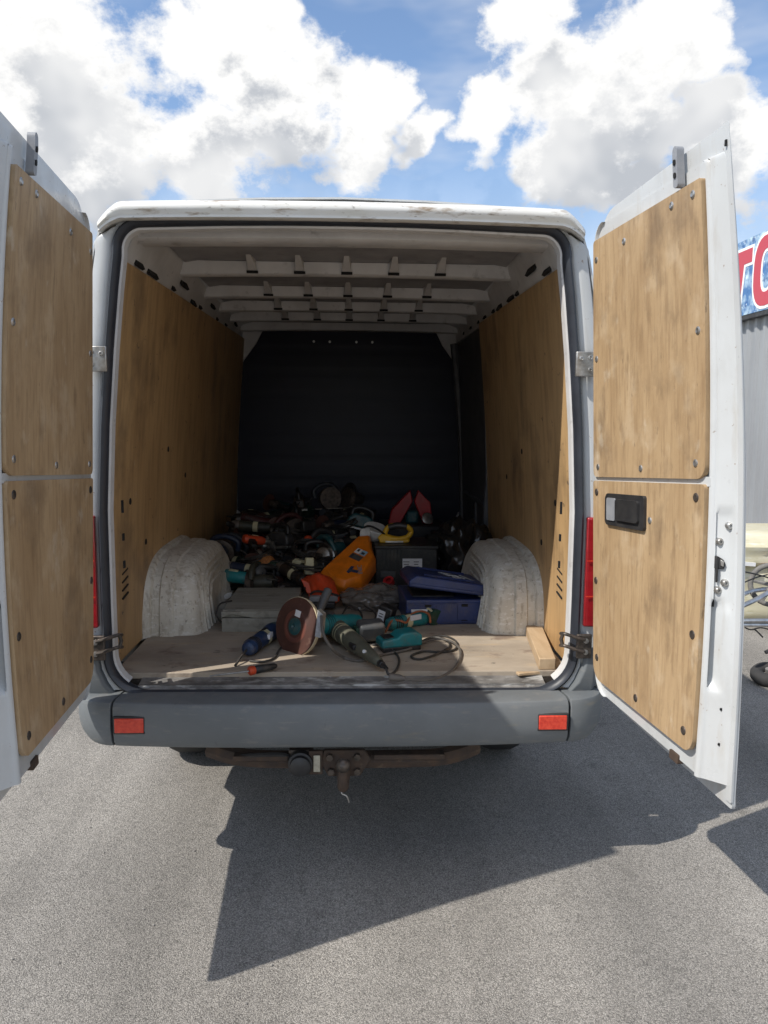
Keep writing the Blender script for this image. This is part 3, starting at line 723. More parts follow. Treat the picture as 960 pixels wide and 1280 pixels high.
# letters run towards the viewer: text direction is -y
def letter(polys_out, z_off, m, nm):
    for k, outline in enumerate(polys_out):
        MB().prism([(XW-.126-z_off, y, z) for y, z in outline], (-.004, 0, 0)).build(nm, m, sg, base=b0)
ty = 7.05   # centre of the T
def T_poly(g): return [(ty+.30+g, SZ1-.13+g), (ty-.30-g, SZ1-.13+g), (ty-.30-g*.6, SZ1-.30-g), (ty-.11-g, SZ1-.30-g), (ty-.05-g, SZ0+.10-g), (ty+.05+g, SZ0+.10-g), (ty+.11+g, SZ1-.30-g), (ty+.30+g*.6, SZ1-.30-g)]
letter([T_poly(.035)], 0, M['signwhite'], 'letter_outline'); letter([T_poly(0)], .004, M['red'], 'letter')
def ring(cy, cz, a, b_, ia, ib, m, nm, off):
    n_ = 28; v = []; f = []
    for i in range(n_):
        t = 2*math.pi*i/n_; sq_ = lambda q: math.copysign(abs(q)**.75, q)
        c, s_ = sq_(math.cos(t)), sq_(math.sin(t)); v += [(XW-.126-off, cy+a*c, cz+b_*s_), (XW-.126-off, cy+ia*c, cz+ib*s_), (XW-.130-off, cy+a*c, cz+b_*s_), (XW-.130-off, cy+ia*c, cz+ib*s_)]
    for i in range(n_):
        p, q = 4*i, 4*((i+1) % n_); f += [(p, q, q+1, p+1), (p+2, p+3, q+3, q+2), (p, p+2, q+2, q), (p+1, q+1, q+3, p+3)]
    MB().add(v, f).build(nm, m, sg, base=b0)
ring(6.40, 3.42, .325, .445, .095, .215, M['signwhite'], 'letter_outline', 0)
ring(6.40, 3.42, .290, .41, .13, .25, M['red'], 'letter', .004)

# cream wrapped stack on the ground before the shed
M['cream'] = mat('cream_wrap', (.66, .62, .46), (.58, .53, .36), .45, scale=(4, 4, 7), bump=.15, bscale=14, layers=[((.42, .40, .22), (6, 6, 14), .58, .7, .5, 5), ((.80, .80, .70), (3, 8, 20), .6, .68, .5, 4)])
st = tag(empty('wrapped_stack', (3.9, 4.0, 0)), 'low cream wrapped stack standing before the grey shed', 'stack')
def soft_block(x0, x1, y0, y1, z0, z1, seed, amp=.012):
    rws = []
    for i in range(13):
        z = z0+(z1-z0)*i/12; e_ = .03*max(0, abs(i-6)-4.5)
        row = []
        for k in range(48):
            t = 2*math.pi*k/48; c, s_ = math.cos(t), math.sin(t); q = max(abs(c), abs(s_))
            x = (x0+x1)/2+(x1-x0-2*e_)/2*max(-1, min(1, c/q)); y = (y0+y1)/2+(y1-y0-2*e_)/2*max(-1, min(1, s_/q))
            d = amp*noise.noise((x*4+seed, y*4, z*9)); row.append(Vector((x+d, y+d*1.5, z)))
        rws.append(row)
    return MB().loft(rws)
soft_block(3.05, 4.6, 3.3, 4.5, 0, .49, 1).build('lower_bale', M['cream'], st, base=(3.9, 4.0, 0), bevel=.01)
soft_block(3.02, 4.62, 3.26, 4.5, .48, .675, 5, .02).build('upper_bale', M['cream'], st, base=(3.9, 4.0, 0), bevel=.01)
MB().box((3.19, 3.25, .51), (.16, .012, .03), (0, R(4), 0)).build('white_sheet', M['signwhite'], st, base=(3.9, 4.0, 0))
MB().prism([(3.34, 3.24, .48), (3.9, 3.24, .47), (3.9, 3.24, .52)], (0, .02, 0)).build('red_strap', M['red'], st, base=(3.9, 4.0, 0))

# folded pushchair
M['alu'] = mat('brushed_aluminium', (.62, .63, .64), (.45, .46, .47), .32, metal=.9, scale=(30, 30, 30))
pc = tag(empty('folded_pushchair', (2.85, 2.0, 0)), 'folded pushchair with aluminium tubes, grey wheel and fat black front wheel', 'pushchair')
PB = Vector((2.85, 2.0, 0))
def pcw(x, y, z): return Vector((x, y, z))
for pts, r_ in (([(2.35, 1.85, .47), (2.62, 1.98, .53), (2.9, 2.05, .66), (3.2, 2.1, .80)], .016), ([(2.36, 1.92, .51), (2.60, 2.04, .56), (2.8, 2.08, .57)], .015),
                ([(2.36, 1.8, .43), (2.7, 1.9, .405), (3.2, 1.9, .40)], .014), ([(2.36, 1.8, .405), (2.7, 1.9, .375), (3.2, 1.9, .37)], .012),
                ([(2.80, 1.92, .40), (2.79, 1.9, .2), (2.78, 1.9, .06)], .015), ([(2.85, 2.0, .38), (3.1, 2.05, .12)], .014), ([(3.15, 2.1, .78), (3.12, 1.95, .39)], .014)):
    MB().tube(smooth_path(pts, 5), r_, 8).build('frame_tube', M['alu'], pc, base=PB)
def spoked(c, ax, r, w, m, nm, sp=5, spin=0):
    c = Vector(c); ax = Vector(ax).normalized(); a = ax.orthogonal().normalized(); b_ = ax.cross(a)
    mb = MB(); n_ = 28
    ringp = [c+(a*math.cos(2*math.pi*i/n_)+b_*math.sin(2*math.pi*i/n_))*(r-w*.5) for i in range(n_)]
    mb.tube(ringp, w*.5, 10, True); wh = mb.build(nm, m, pc, base=PB)
    mh = MB().lathe([(-w*.5, r*.16), (w*.5, r*.16)], c, ax, 14)
    for i in range(sp):
        t = 2*math.pi*i/sp+spin; d = a*math.cos(t)+b_*math.sin(t); mh.tube([c+d*r*.1, c+d*(r-w*.8)], [r*.10, r*.07], 6)
    mh.build('spokes', M['greypl2'], wh, base=(0, 0, 0) if False else PB)
    wh_children = wh.children
    return wh
M['greypl2'] = mat('wheel_grey', (.22, .21, .20), (.15, .145, .14), .55, scale=(30, 30, 30)); M['tyregrey'] = mat('grey_tyre', (.20, .19, .175), (.14, .135, .13), .8, scale=(40, 40, 40))
spoked((2.74, 2.05, .60), (-.35, -.9, .2), .145, .034, M['tyregrey'], 'wheel', 5, .3)
spoked((3.15, 2.12, .15), (-.35, -.9, .1), .145, .034, M['tyregrey'], 'wheel', 5, .1)
spoked((2.66, 1.88, .06), (-.2, -.22, .95), .108, .085, M['tyre'], 'front_wheel', 4, 0)
MB().tube([(2.62, 1.86, .21), (2.72, 1.87, .245), (2.80, 1.89, .27)], [.012, .016, .018], 8).build('brake_lever', M['blackpl'], pc, base=PB)
MB().box((2.80, 1.89, .28), (.06, .05, .07)).build('red_joint', M['red'], pc, base=PB, bevel=.01)
MB().prism([(2.66, 1.93, .39), (3.2, 1.95, .39), (3.2, 2.0, .20), (2.9, 1.98, .26)], (0, .03, 0)).build('seat_cloth', M['blackpl'], pc, base=PB, bevel=.01)
for pts in ([(2.5, 1.9, .36), (2.55, 1.92, .34), (2.62, 1.93, .35), (2.70, 1.93, .33)], [(2.57, 1.92, .345), (2.60, 1.92, .32), (2.63, 1.92, .29)], [(2.42, 1.95, .72), (2.6, 2.02, .68), (2.74, 2.04, .64)], [(2.42, 1.95, .60), (2.6, 2.02, .65), (2.70, 2.04, .67)]):
    MB().tube(smooth_path(pts, 4), .005, 6).build('brake_cable', M['blackpl'], pc, base=PB)

# ------------------------------------------------------------------ tools in the load space
def pl(name, c, rough=.45, dirt=.5, **k):
    return mat(name, c, tuple(q*.7 for q in c), rough, scale=(14, 14, 14), layers=[((.13, .11, .09), (24, 24, 24), .50, .70, dirt, 6), ((.30, .27, .23), (90, 90, 90), .68, .76, dirt, 4)], **k)
M['teal'] = pl('teal_plastic', (.012, .20, .215)); M['tealdk'] = pl('dark_teal_plastic', (.012, .075, .085)); M['navy'] = pl('navy_plastic', (.018, .045, .115))
M['case'] = pl('blue_case_plastic', (.028, .046, .15), .4, .3); M['olive'] = pl('olive_plastic', (.115, .115, .085)); M['green'] = pl('dark_green_plastic', (.02, .07, .045))
M['orange'] = pl('orange_plastic', (.80, .205, .008), .4, .15); M['redor'] = pl('orange_red_plastic', (.62, .07, .02), .4, .2); M['redpl'] = pl('red_plastic', (.42, .014, .018), .4, .15)
M['yellow'] = pl('yellow_plastic', (.70, .40, .02), .4, .2); M['creampl'] = pl('cream_plastic', (.60, .56, .36), .45, .2); M['whitepl'] = pl('white_plastic', (.72, .72, .70), .45, .2)
M['toolblack'] = pl('tool_black', (.020, .020, .021), .45, .3); M['toolgrey'] = pl('tool_grey', (.075, .078, .08), .5, .4); M['cable'] = pl('cable_rubber', (.045, .042, .038), .55, .5); M['cablegrey'] = pl('grey_cable', (.13, .115, .10), .6, .4)
M['cordor'] = pl('orange_cable', (.40, .12, .045), .55, .4); M['alloy'] = mat('cast_alloy', (.40, .39, .37), (.22, .21, .19), .42, metal=.8, scale=(40, 40, 40))
M['woodbox'] = mat('grey_painted_wood', (.30, .295, .255), (.23, .22, .185), .7, scale=(4, 22, 22), detail=7, bump=.15, layers=[((.11, .10, .085), (14, 14, 14), .56, .70, .6, 6), ((.42, .42, .38), (30, 30, 30), .62, .72, .5, 5)])
M['discred'] = mat('maroon_disc', (.085, .034, .024), (.055, .022, .017), .6, scale=(12, 12, 12), layers=[((.20, .12, .09), (30, 30, 30), .6, .75, .5, 5)])
M['discring'] = mat('worn_disc_ring', (.17, .05, .032), (.085, .036, .03), .55, scale=(14, 14, 14)); M['pad'] = mat('cream_pad', (.62, .53, .36), (.48, .39, .25), .8, scale=(30, 30, 30))
M['bagblack'] = mat('black_bag_film', (.012, .012, .013), (.02, .019, .018), .2, scale=(8, 8, 8), coat=.3, bump=.9, bscale=26)
M['bagclear'] = mat('dusty_clear_film', (.30, .27, .24), (.16, .14, .12), .16, scale=(12, 12, 12), trans=.35, coat=.4, bump=1.0, bscale=34)
M['paper'] = mat('paper_label', (.70, .70, .72), (.62, .62, .63), .6, scale=(20, 20, 20)); M['ink'] = mat('printed_ink', (.04, .04, .045), None, .6); M['skyblue'] = mat('print_blue', (.25, .42, .55), None, .5)
M['copper'] = mat('orange_bristles', (.42, .16, .04), (.22, .08, .02), .7, scale=(90, 90, 90), bump=.6, bscale=160)

def cord(pts, r, m, parent, base=None, name='cord', n=5):
    return MB().tube(smooth_path(pts, n), r, 7).build(name, m, parent, base=base)
def grinder(loc, rot, mb_, head='alloy', disc=None, r=.033, L_=.20, lab='paper', handle=True, tail=True, handle_m='toolblack', name='angle_grinder'):
    t = empty(name, loc, rot)
    MB().lathe([(-L_, r*.45), (-L_+.008, r*.78), (-L_+.03, r*.95), (-L_*.5, r*.92), (-.045, r*.98), (-.02, r*1.08), (.0, r*1.05)], (0, 0, r), (1, 0, 0), 20).build('body', M[mb_], t, bevel=.001)
    for k in range(4): MB().lathe([(0, r*1.0), (.004, r*1.0)], (-L_+.035+.011*k, 0, r), (1, 0, 0), 20).build('vent_rib', M['toolblack'], t)
    MB().lathe([(0, r*1.02), (.02, r*1.0), (.045, r*.85), (.062, r*.5)], (0, 0, r), (1, 0, 0), 18).build('gear_head', M[head], t)
    MB().lathe([(-.02, r*.75), (.012, r*.8), (.028, r*.6), (.034, r*.3)], (.035, 0, r), (0, -1, 0), 16).build('spindle_housing', M[head], t)
    if disc: MB().lathe([(0, .058), (.003, .058), (.0035, .02), (.008, .012)], (.035, -r*.75-.02, r), (0, -1, 0), 26).build('disc', M[disc], t)
    MB().box((-.09, 0, 2*r*.97), (.045, .016, .006)).build('switch', M['toolblack'], t, bevel=.002)
    if lab:
        MB().lathe([(-.085, r*1.0), (-.055, r*1.01)], (-.03, 0, r), (1, 0, 0), 20, False).build('label_band', M[lab], t)
    if handle: MB().lathe([(0, .008), (.02, .009), (.025, .016), (.06, .017), (.10, .015), (.11, .010)], (.03, r*.9, r), (.1, 1, .12), 12).build('side_handle', M[handle_m], t)
    if tail: cord([(-L_+.004, 0, r), (-L_-.03, .004, r*.9), (-L_-.07, .03, r*.4), (-L_-.10, .08, .006), (-L_-.06, .13, .006)], .004, M['cable'], t)
    return t
def drill(loc, rot, mb_, grip='toolblack', batt=None, corded=True, chuck='toolblack', k=1., name='power_drill'):
    t = empty(name, loc, rot); h = .034*k
    MB().lathe([(-.115*k, .012*k), (-.112*k, .025*k), (-.10*k, .032*k), (-.03*k, .034*k), (.03*k, .031*k), (.05*k, .024*k)], (0, 0, h), (1, 0, 0), 18).build('motor_body', M[mb_], t)
    MB().lathe([(0, .024*k), (.012*k, .025*k), (.014*k, .022*k), (.04*k, .022*k), (.055*k, .013*k), (.06*k, .008*k)], (.05*k, 0, h), (1, 0, 0), 14).build('chuck', M[chuck], t)
    MB().prism([(-.085*k, -.02*k, h-.019*k), (-.03*k, -.02*k, h-.019*k), (-.045*k, -.07*k, h-.019*k), (-.06*k, -.135*k, h-.019*k), (-.105*k, -.13*k, h-.019*k), (-.10*k, -.07*k, h-.019*k)], (0, 0, .038*k)).build('grip', M[grip], t, bevel=.009*k, seg=3)
    MB().prism([(-.036*k, -.035*k, h-.009*k), (-.022*k, -.04*k, h-.009*k), (-.038*k, -.075*k, h-.009*k), (-.048*k, -.07*k, h-.009*k)], (0, 0, .018*k)).build('trigger', M['redpl' if mb_ in ('toolblack', 'toolgrey') else 'toolblack'], t, bevel=.004*k)
    for j in range(3): MB().box((-.085*k+.014*k*j, 0, h+.033*k), (.005*k, .03*k, .003*k)).build('vent', M['dark'], t)
    MB().box((-.03*k, .012*k, h+.031*k), (.05*k, .022*k, .004*k), (-.35, 0, 0)).build('name_plate', M['creampl' if corded else 'paper'], t, bevel=.001)
    if batt: MB().box((-.075*k, -.155*k, h), (.095*k, .045*k, .062*k)).build('battery', M[batt], t, bevel=.007*k)
    elif corded: cord([(-.085*k, -.13*k, h), (-.09*k, -.17*k, h*.8), (-.06*k, -.22*k, .006), (.0, -.24*k, .006), (.06*k, -.20*k, .006)], .004*k, M['cable'], t)
    return t
def sander(loc, rot, mb_, base_m='alloy', name='palm_sander'):
    t = empty(name, loc, rot)
    MB().box((0, 0, .008), (.19, .095, .016)).build('sole_plate', M[base_m], t, bevel=.003)
    MB().prism([(-.085, -.035, .016), (.085, -.035, .016), (.08, -.035, .07), (.045, -.035, .10), (-.05, -.035, .098), (-.082, -.035, .07)], (0, .07, 0)).build('motor_body', M[mb_], t, bevel=.014, seg=3)
    MB().tube(smooth_path([(-.07, 0, .08), (-.06, 0, .125), (0, 0, .14), (.055, 0, .125), (.06, 0, .085)], 5), .014, 10).build('handle', M['toolblack'], t)
    cord([(-.08, 0, .06), (-.12, .01, .05), (-.16, .04, .01), (-.13, .10, .006), (-.05, .12, .006)], .004, M['cable'], t)
    return t
def coil(loc, rot, m, R0=.10, turns=4, r=.0045, seed=0, name='cable_coil'):
    q = random.Random(seed); t = empty(name, loc, rot); pts = []
    for i in range(turns*10+1):
        a = 2*math.pi*i/10; rr = R0*(.85+.25*q.random()); pts.append((rr*math.cos(a), rr*.8*math.sin(a), r+.006*abs(math.sin(a*.37+seed))*turns+.004*q.random()))
    cord(pts, r, M[m], t, name='cable', n=4)
    MB().box((R0*1.05, .0, .012), (.045, .022, .022), (0, 0, .5)).build('plug', M['toolblack'], t, bevel=.005)
    return t
def saw(loc, rot, mb_, name='circular_saw'):
    t = empty(name, loc, rot)
    MB().box((0, .02, .004), (.24, .13, .006)).build('base_plate', M['alloy'], t, bevel=.001)
    MB().lathe([(0, .075), (.03, .078), (.036, .06)], (0, -.03, .075), (0, 1, 0), 26).build('blade_guard', M['darksteel'], t)
    MB().lathe([(0, .04), (.07, .04), (.10, .03)], (-.01, .0, .085), (0, 1, 0), 18).build('motor', M[mb_], t)
    MB().tube(smooth_path([(.06, 0, .11), (.02, 0, .165), (-.05, 0, .17), (-.11, 0, .13), (-.10, 0, .08)], 5), .016, 10).build('handle', M[mb_], t)
    cord([(-.10, 0, .09), (-.15, .02, .06), (-.18, .08, .012), (-.12, .14, .008)], .0045, M['cable'], t)
    return t

# --- the heap of old power tools behind the grey box: terraces rising towards the bulkhead
HC = {'black': 'toolblack', 'dark grey': 'hgrey', 'dark green': 'hgreen', 'navy': 'hnavy', 'dark teal': 'tealdk', 'olive': 'holive', 'maroon': 'maroon', 'dark brown': 'brown', 'slate blue': 'slate'}
M['maroon'] = pl('maroon_plastic', (.055, .010, .011), .5, .3); M['brown'] = pl('brown_plastic', (.03, .021, .015), .5, .3); M['slate'] = pl('slate_plastic', (.026, .032, .042), .5, .3)
M['hgrey'] = pl('charcoal_plastic', (.038, .039, .041), .5, .3); M['holive'] = pl('dull_olive_plastic', (.05, .05, .036), .5, .3); M['hnavy'] = pl('dark_navy_plastic', (.010, .022, .052), .5, .3); M['hgreen'] = pl('bottle_green_plastic', (.010, .034, .022), .5, .3)
zero = ((0, 2.2, FZ), (0, 0, 0))
HK = {'corded drill': lambda c: drill(*zero, c), 'cordless drill': lambda c: drill(*zero, c, batt='toolblack', chuck='alloy'), 'bare grinder': lambda c: grinder(*zero, c, lab='creampl'),
      'grinder with worn disc': lambda c: grinder(*zero, c, head='darksteel', disc='discred', lab=None), 'sander with metal sole': lambda c: sander(*zero, c), 'circular saw': lambda c: saw(*zero, c)}
PR = {}; hr = random.Random(21)
def put(kind, cname, where, loc, rot):
    key = (kind, cname)
    if key not in PR: o = PR[key] = HK[kind](HC[cname])
    else: o = copy_tree(PR[key])
    tag(o, cname+' '+kind+' '+where, kind.split(' with')[0].split(' ')[-1], 'old power tools in the heap')
    o.location = loc; o.rotation_euler = rot; return o
combo = [(k, c) for k in HK for c in HC]; hr.shuffle(combo); ki = 0
LAY = .072
WHERE = ['at the foot of the heap behind the grey box', 'low in the heap behind the orange casing', 'halfway up the heap of tools', 'on the crest of the tool heap', 'at the back of the heap against the bulkhead']
for yi, (y, nl) in enumerate(((1.20, 1), (1.36, 2), (1.55, 2), (1.76, 3), (1.98, 4), (2.22, 4), (2.46, 5))):
    xs = [-.66+.155*i for i in range(7)] if y < 1.9 else [-.66+.17*i for i in range(8)]
    for x in xs:
        if y < 1.3 and x > -.50: continue
        if y < 1.5 and x > .0: continue
        if 1.5 <= y < 1.9 and x > .10: continue
        if x > .18 and 1.9 < y < 2.6: continue
        n_l = nl if x < .15 else max(1, nl-2)
        if y > 2.1 and x < -.55: n_l -= 1
        for l in range(n_l):
            if l < n_l-2 and (x < .5 and hr.random() < .5): continue
            kd, cn = combo[ki % len(combo)]; ki += 1
            tl = hr.uniform(-.25, .25)
            put(kd, cn, WHERE[min(4, max(0, yi-1) if yi < 4 else yi-2)], (x+hr.uniform(-.05, .05), y+hr.uniform(-.05, .05), FZ+.004+l*LAY+(.03 if l else 0)), (tl if l else tl*.3, hr.uniform(-.25, .25) if l else 0, hr.uniform(0, 6.28)))
for i, (x, y, z, w_) in enumerate(((-.5, 1.5, .88, 'over the tools behind the grey wooden box'), (-.2, 1.62, .90, 'over the tools left of the orange casing'), (-.35, 1.9, .97, 'halfway up the tool heap'), (-.05, 2.0, 1.0, 'on the crest of the heap behind the orange casing'), (-.55, 2.2, .98, 'high on the heap along the left plywood lining'), (.36, 1.95, .74, 'between the black toolbox and the black crate'), (-.2, 1.35, .86, 'beside the cream battery pack'), (.60, 2.1, .84, 'behind the shiny black plastic bag'))):
    o = coil((x, y, z-.02), (hr.uniform(-.4, .1), hr.uniform(-.3, .3), hr.uniform(0, 6)), 'cable', .12, 5, seed=3+i); tag(o, 'tangled black cable '+w_, 'cable')
# single eye-catching pieces in the heap
def at(px, py, y): return W(px, py, y=y)
def lump(name, loc, size, m, seed, amp=.35, sharp=80, freq=2.2, sub=4):
    bm = bmesh.new(); bmesh.ops.create_icosphere(bm, subdivisions=sub, radius=1)
    for v in bm.verts:
        p = v.co.copy(); d = noise.fractal(p*freq+Vector((seed, seed, seed)), 1., 2., 4); rg_ = abs(noise.noise(p*freq*2.3+Vector((seed*2, 0, 0))))
        v.co = p*(1+amp*d-.25*amp*rg_)
        v.co = Vector((v.co.x*size[0], v.co.y*size[1], max(v.co.z, -.55)*size[2]))
    mn = min(v.co.z for v in bm.verts)
    for v in bm.verts: v.co.z -= mn
    me = bpy.data.meshes.new(name); 
    for f in bm.faces: f.smooth = True
    bm.to_mesh(me); bm.free(); me.materials.append(m)
    o = bpy.data.objects.new(name, me); col.objects.link(o); o.location = loc; return o
p = at(386, 718, 1.30); cb = MB().box((0, 0, .045), (.052, .045, .09), (0, 0, .1), .86, .86).build('battery_pack', M['creampl'], None, loc=(p.x, 1.30, p.z), rot=(-.1, .05, .1), bevel=.006)
tag(cb, 'small upright cream battery pack in the tool heap', 'battery')
p = at(364, 712, 1.36)
o = MB().prism([(-.075, 0, .0), (.055, 0, .01), (.06, 0, .045), (.02, 0, .06), (-.01, 0, .038), (-.085, 0, .02)], (0, .05, 0)).build('trimmer_head', M['creampl'], None, loc=p, rot=(0, .05, -.1), bevel=.008); tag(o, 'pale greenish cream tool nose beside the cream battery pack', 'tool part')
p = at(332, 712, 1.42)
br = tag(empty('wire_brush', p), 'round orange bristled brush in the tool heap', 'brush')
l_ = lump('bristles', (0, 0, 0), (.055, .05, .055), M['copper'], 4, .12, freq=6); l_.parent = br
MB().cyl((0, .02, .05), (-.05, .08, .09), .012).build('shaft', M['alloy'], br)
p = at(325, 727, 1.30)
gl = tag(empty('motor_housing', p), 'rounded grey green motor housing below the orange brush', 'tool part')
MB().lathe([(0, .022), (.004, .036), (.03, .046), (.055, .044), (.075, .03), (.083, .012)], (0, .02, .042), (-.3, -.9, .25), 20).build('shell', M['toolgrey'], gl)
for k in range(5): MB().box((-.02+.01*k, -.045, .03+.004*k), (.004, .01, .03)).build('vent', M['dark'], gl)
p = at(283, 752, 1.10)
wb = tag(empty('cable_clamp', (p.x, 1.10, FZ)), 'small white plastic clamp beside the left wheel arch', 'clamp')
MB().prism([(-.03, 0, .01), (.02, 0, .035), (.03, 0, .06), (.0, 0, .055), (-.035, 0, .03)], (0, .03, 0)).build('jaw', M['whitepl'], wb, bevel=.004)
MB().tube(smooth_path([(-.03, .01, .02), (-.05, .01, .05), (-.02, .02, .08)], 4), .005, 7).build('spring', M['blackpl'], wb)
tl1 = drill(Vector((W(290, 712, y=1.25).x-.02, 1.22, .80)), (.2, -.1, 2.9), 'teal'); tag(tl1, 'teal corded drill poking out beside the left wheel arch', 'drill')
o = drill((-.52, 1.62, .93), (.3, .2, .6), 'redor', chuck='alloy', k=.8); tag(o, 'small orange red drill on the left side of the tool heap', 'drill')
p = at(398, 660, 2.1)
o = drill((p.x, 2.1, p.z-.02), (.9, -1.0, 1.2), 'toolgrey', chuck='alloy', k=.9); tag(o, 'grey drill standing upright on top of the tool heap', 'drill')
p = at(382, 690, 1.75); o = MB().lathe([(0, .012), (.05, .012), (.055, .022), (.09, .024), (.10, .015)], (0, 0, .02), (.2, -.1, 1), 14).build('chisel_handle', M['redor'], None, loc=(p.x, 1.75, p.z-.02)); tag(o, 'orange red handle sticking up out of the tool heap', 'handle')
p = at(413, 700, 1.5); o = tag(empty('sanding_drum', p), 'bright ringed metal drum left of the orange plastic casing', 'drum')
MB().lathe([(0, .03), (.01, .045), (.03, .047), (.034, .04), (.05, .04), (.054, .046), (.08, .046), (.09, .03)], (0, 0, .02), (-.5, -.8, .2), 24).build('drum', M['alloy'], o)
MB().cyl((-.05, -.08, .04), (-.085, -.14, .055), .012).build('spindle', M['darksteel'], o)
p = at(362, 678, 1.95)
for i, (px, py, y) in enumerate(((365, 668, 2.05), (352, 676, 1.95), (430, 662, 2.2), (345, 690, 1.7))):
    p = at(px, py, y); o = MB().lathe([(0, .006), (.03, .007), (.034, .016), (.07, .018), (.075, .010), (.12, .006)], (0, 0, .0), (hr.uniform(-1, 1), -.3, hr.uniform(.2, .8)), 12).build('drill_chuck', M['alloy'], None, loc=p)
    tag(o, 'loose shiny steel drill chuck '+('beside the upright grey drill', 'halfway up the dark tool heap', 'high up behind the orange casing', 'above the orange bristled brush')[i], 'chuck')

# --- grey wooden box
x0, x1, y0, y1 = -.545, -.222, .592, 1.05
wbx = tag(empty('wooden_box', ((x0+x1)/2, (y0+y1)/2, FZ)), 'flat grey painted wooden box with a chipped lid', 'box')
bb = ((x0+x1)/2, (y0+y1)/2, FZ)
MB().box(((x0+x1)/2, (y0+y1)/2, FZ+.031), (x1-x0, y1-y0, .062)).build('tray', M['woodbox'], wbx, base=bb, bevel=.002)
MB().prism([(x0, y0-.002, FZ+.064), (x0, y0-.002, FZ+.092), (x0+.03, y0-.002, FZ+.092), (x1, y0-.002, FZ+.097), (x1, y0-.002, FZ+.066), (x0+.14, y0-.002, FZ+.064), (x0+.10, y0-.002, FZ+.072), (x0+.05, y0-.002, FZ+.082), (x0+.02, y0-.002, FZ+.074)], (0, .012, 0)).build('lid_front', M['woodbox'], wbx, base=bb, bevel=.001)
MB().box(((x0+x1)/2, (y0+y1)/2+.006, FZ+.081), (x1-x0-.006, y1-y0-.014, .034)).build('lid', M['woodbox'], wbx, base=bb, bevel=.002)
MB().tube(smooth_path([(x0-.004, y0+.06, FZ+.02), (x0-.03, y0+.05, FZ+.06), (x0-.025, y0+.10, FZ+.10), (x0+.02, y0+.16, FZ+.103)], 5), .004, 7).build('cord_loop', M['cable'], wbx, base=bb)

# --- black toolbox with paper label
tb0 = (.325, 1.60, FZ)
tbx = tag(empty('toolbox', tb0), 'square black plastic toolbox with a white paper label', 'toolbox')
MB().box((.325, 1.60, FZ+.115), (.345, .31, .23)).build('tub', M['toolblack'], tbx, base=tb0, bevel=.008)
MB().box((.325, 1.60, FZ+.235), (.355, .32, .02)).build('lid', M['toolblack'], tbx, base=tb0, bevel=.005)
for k in range(6): MB().box((.19+.022*k, 1.443, FZ+.17), (.008, .008, .11)).build('rib', M['toolblack'], tbx, base=tb0, bevel=.001)
MB().box((.225, 1.443, FZ+.085), (.085, .008, .035)).build('latch', M['toolgrey'], tbx, base=tb0, bevel=.003)
lbl = MB().box((.355, 1.444, FZ+.125), (.115, .004, .095)).build('paper_label', M['paper'], tbx, base=tb0)
for k in range(5):
    for j in range(2): MB().box((.325+.055*j, 1.441, FZ+.155-.014*k), (.035-.006*((k+j) % 3), .002, .004)).build('print_line', M['toolgrey'], tbx, base=tb0)

# --- blue power tool case, lid propped open at its left end
bc = tag(empty('tool_case', (.450, .87, FZ), (0, 0, R(3.5))), 'blue plastic power tool case with white lettering and lid ajar', 'case')
MB().prism([(-.185, -.165, .0), (.185, -.165, .0), (.185, -.165, .105), (.175, -.165, .115), (-.185, -.165, .118)], (0, .33, 0)).build('base_shell', M['case'], bc, bevel=.006)
for z, w_ in ((.10, .35), (.015, .34)): MB().box((0, -.168, z), (w_, .006, .006)).build('rib', M['case'], bc, bevel=.001)
MB().box((-.005, -.168, .058), (.115, .006, .092)).build('latch_panel', M['case'], bc, bevel=.003)
for k in range(9): MB().box((-.05+.0115*k, -.1715, .088), (.004, .003, .014)).build('grip_rib', M['case'], bc)
for x, z in ((-.085, .09), (.085, .09), (.085, .016), (-.085, .016)): MB().box((x, -.168, z), (.03, .004, .012)).build('latch_slot', M['dark'], bc, bevel=.002)
for k in range(6): MB().tube([(.15+.004*abs(k-2.5), -.168, .02+.016*k), (.178, -.168, .022+.016*k)], .003, 6).build('corner_rib', M['case'], bc)
MB().box((-.125, -.1685, .05), (.075, .003, .05)).build('side_label', M['paper'], bc)
for k in range(3): MB().box((-.125, -.1705, .062-.012*k), (.06, .0015, .004)).build('label_line', M['redpl' if k == 0 else 'ink'], bc)
lid = MB().prism([(-.19, -.172, .0), (.19, -.172, .0), (.192, -.172, .02), (.165, -.172, .05), (-.16, -.172, .055), (-.192, -.172, .03)], (0, .344, 0)).build('lid', M['case'], bc, loc=(.012, 0, .123), rot=(R(-3), R(8), 0), bevel=.006)
lid.location = (.012, 0, .146)
MB().box((0, -.175, .012), (.36, .006, .012)).build('lid_rim', M['case'], lid, bevel=.002)
mw = Matrix.Translation((.03, -.02, .0565)) @ Matrix.Rotation(R(-68), 4, 'Z')
text_obj('AEG', .085, M['whitepl'], 'lettering', lid, mw, .001, .001)
MB().box((.10, -.03, .0555), (.010, .15, .002), (0, 0, R(14))).build('white_stripe', M['whitepl'], lid)
for y in (-.12, .12): MB().tube([(-.12, y, .056), (.12, y, .053)], .006, 6).build('lid_rib', M['case'], lid)
MB().box((-.05, .0, .10), (.2, .2, .05)).build('dark_contents', M['toolblack'], bc, bevel=.01)

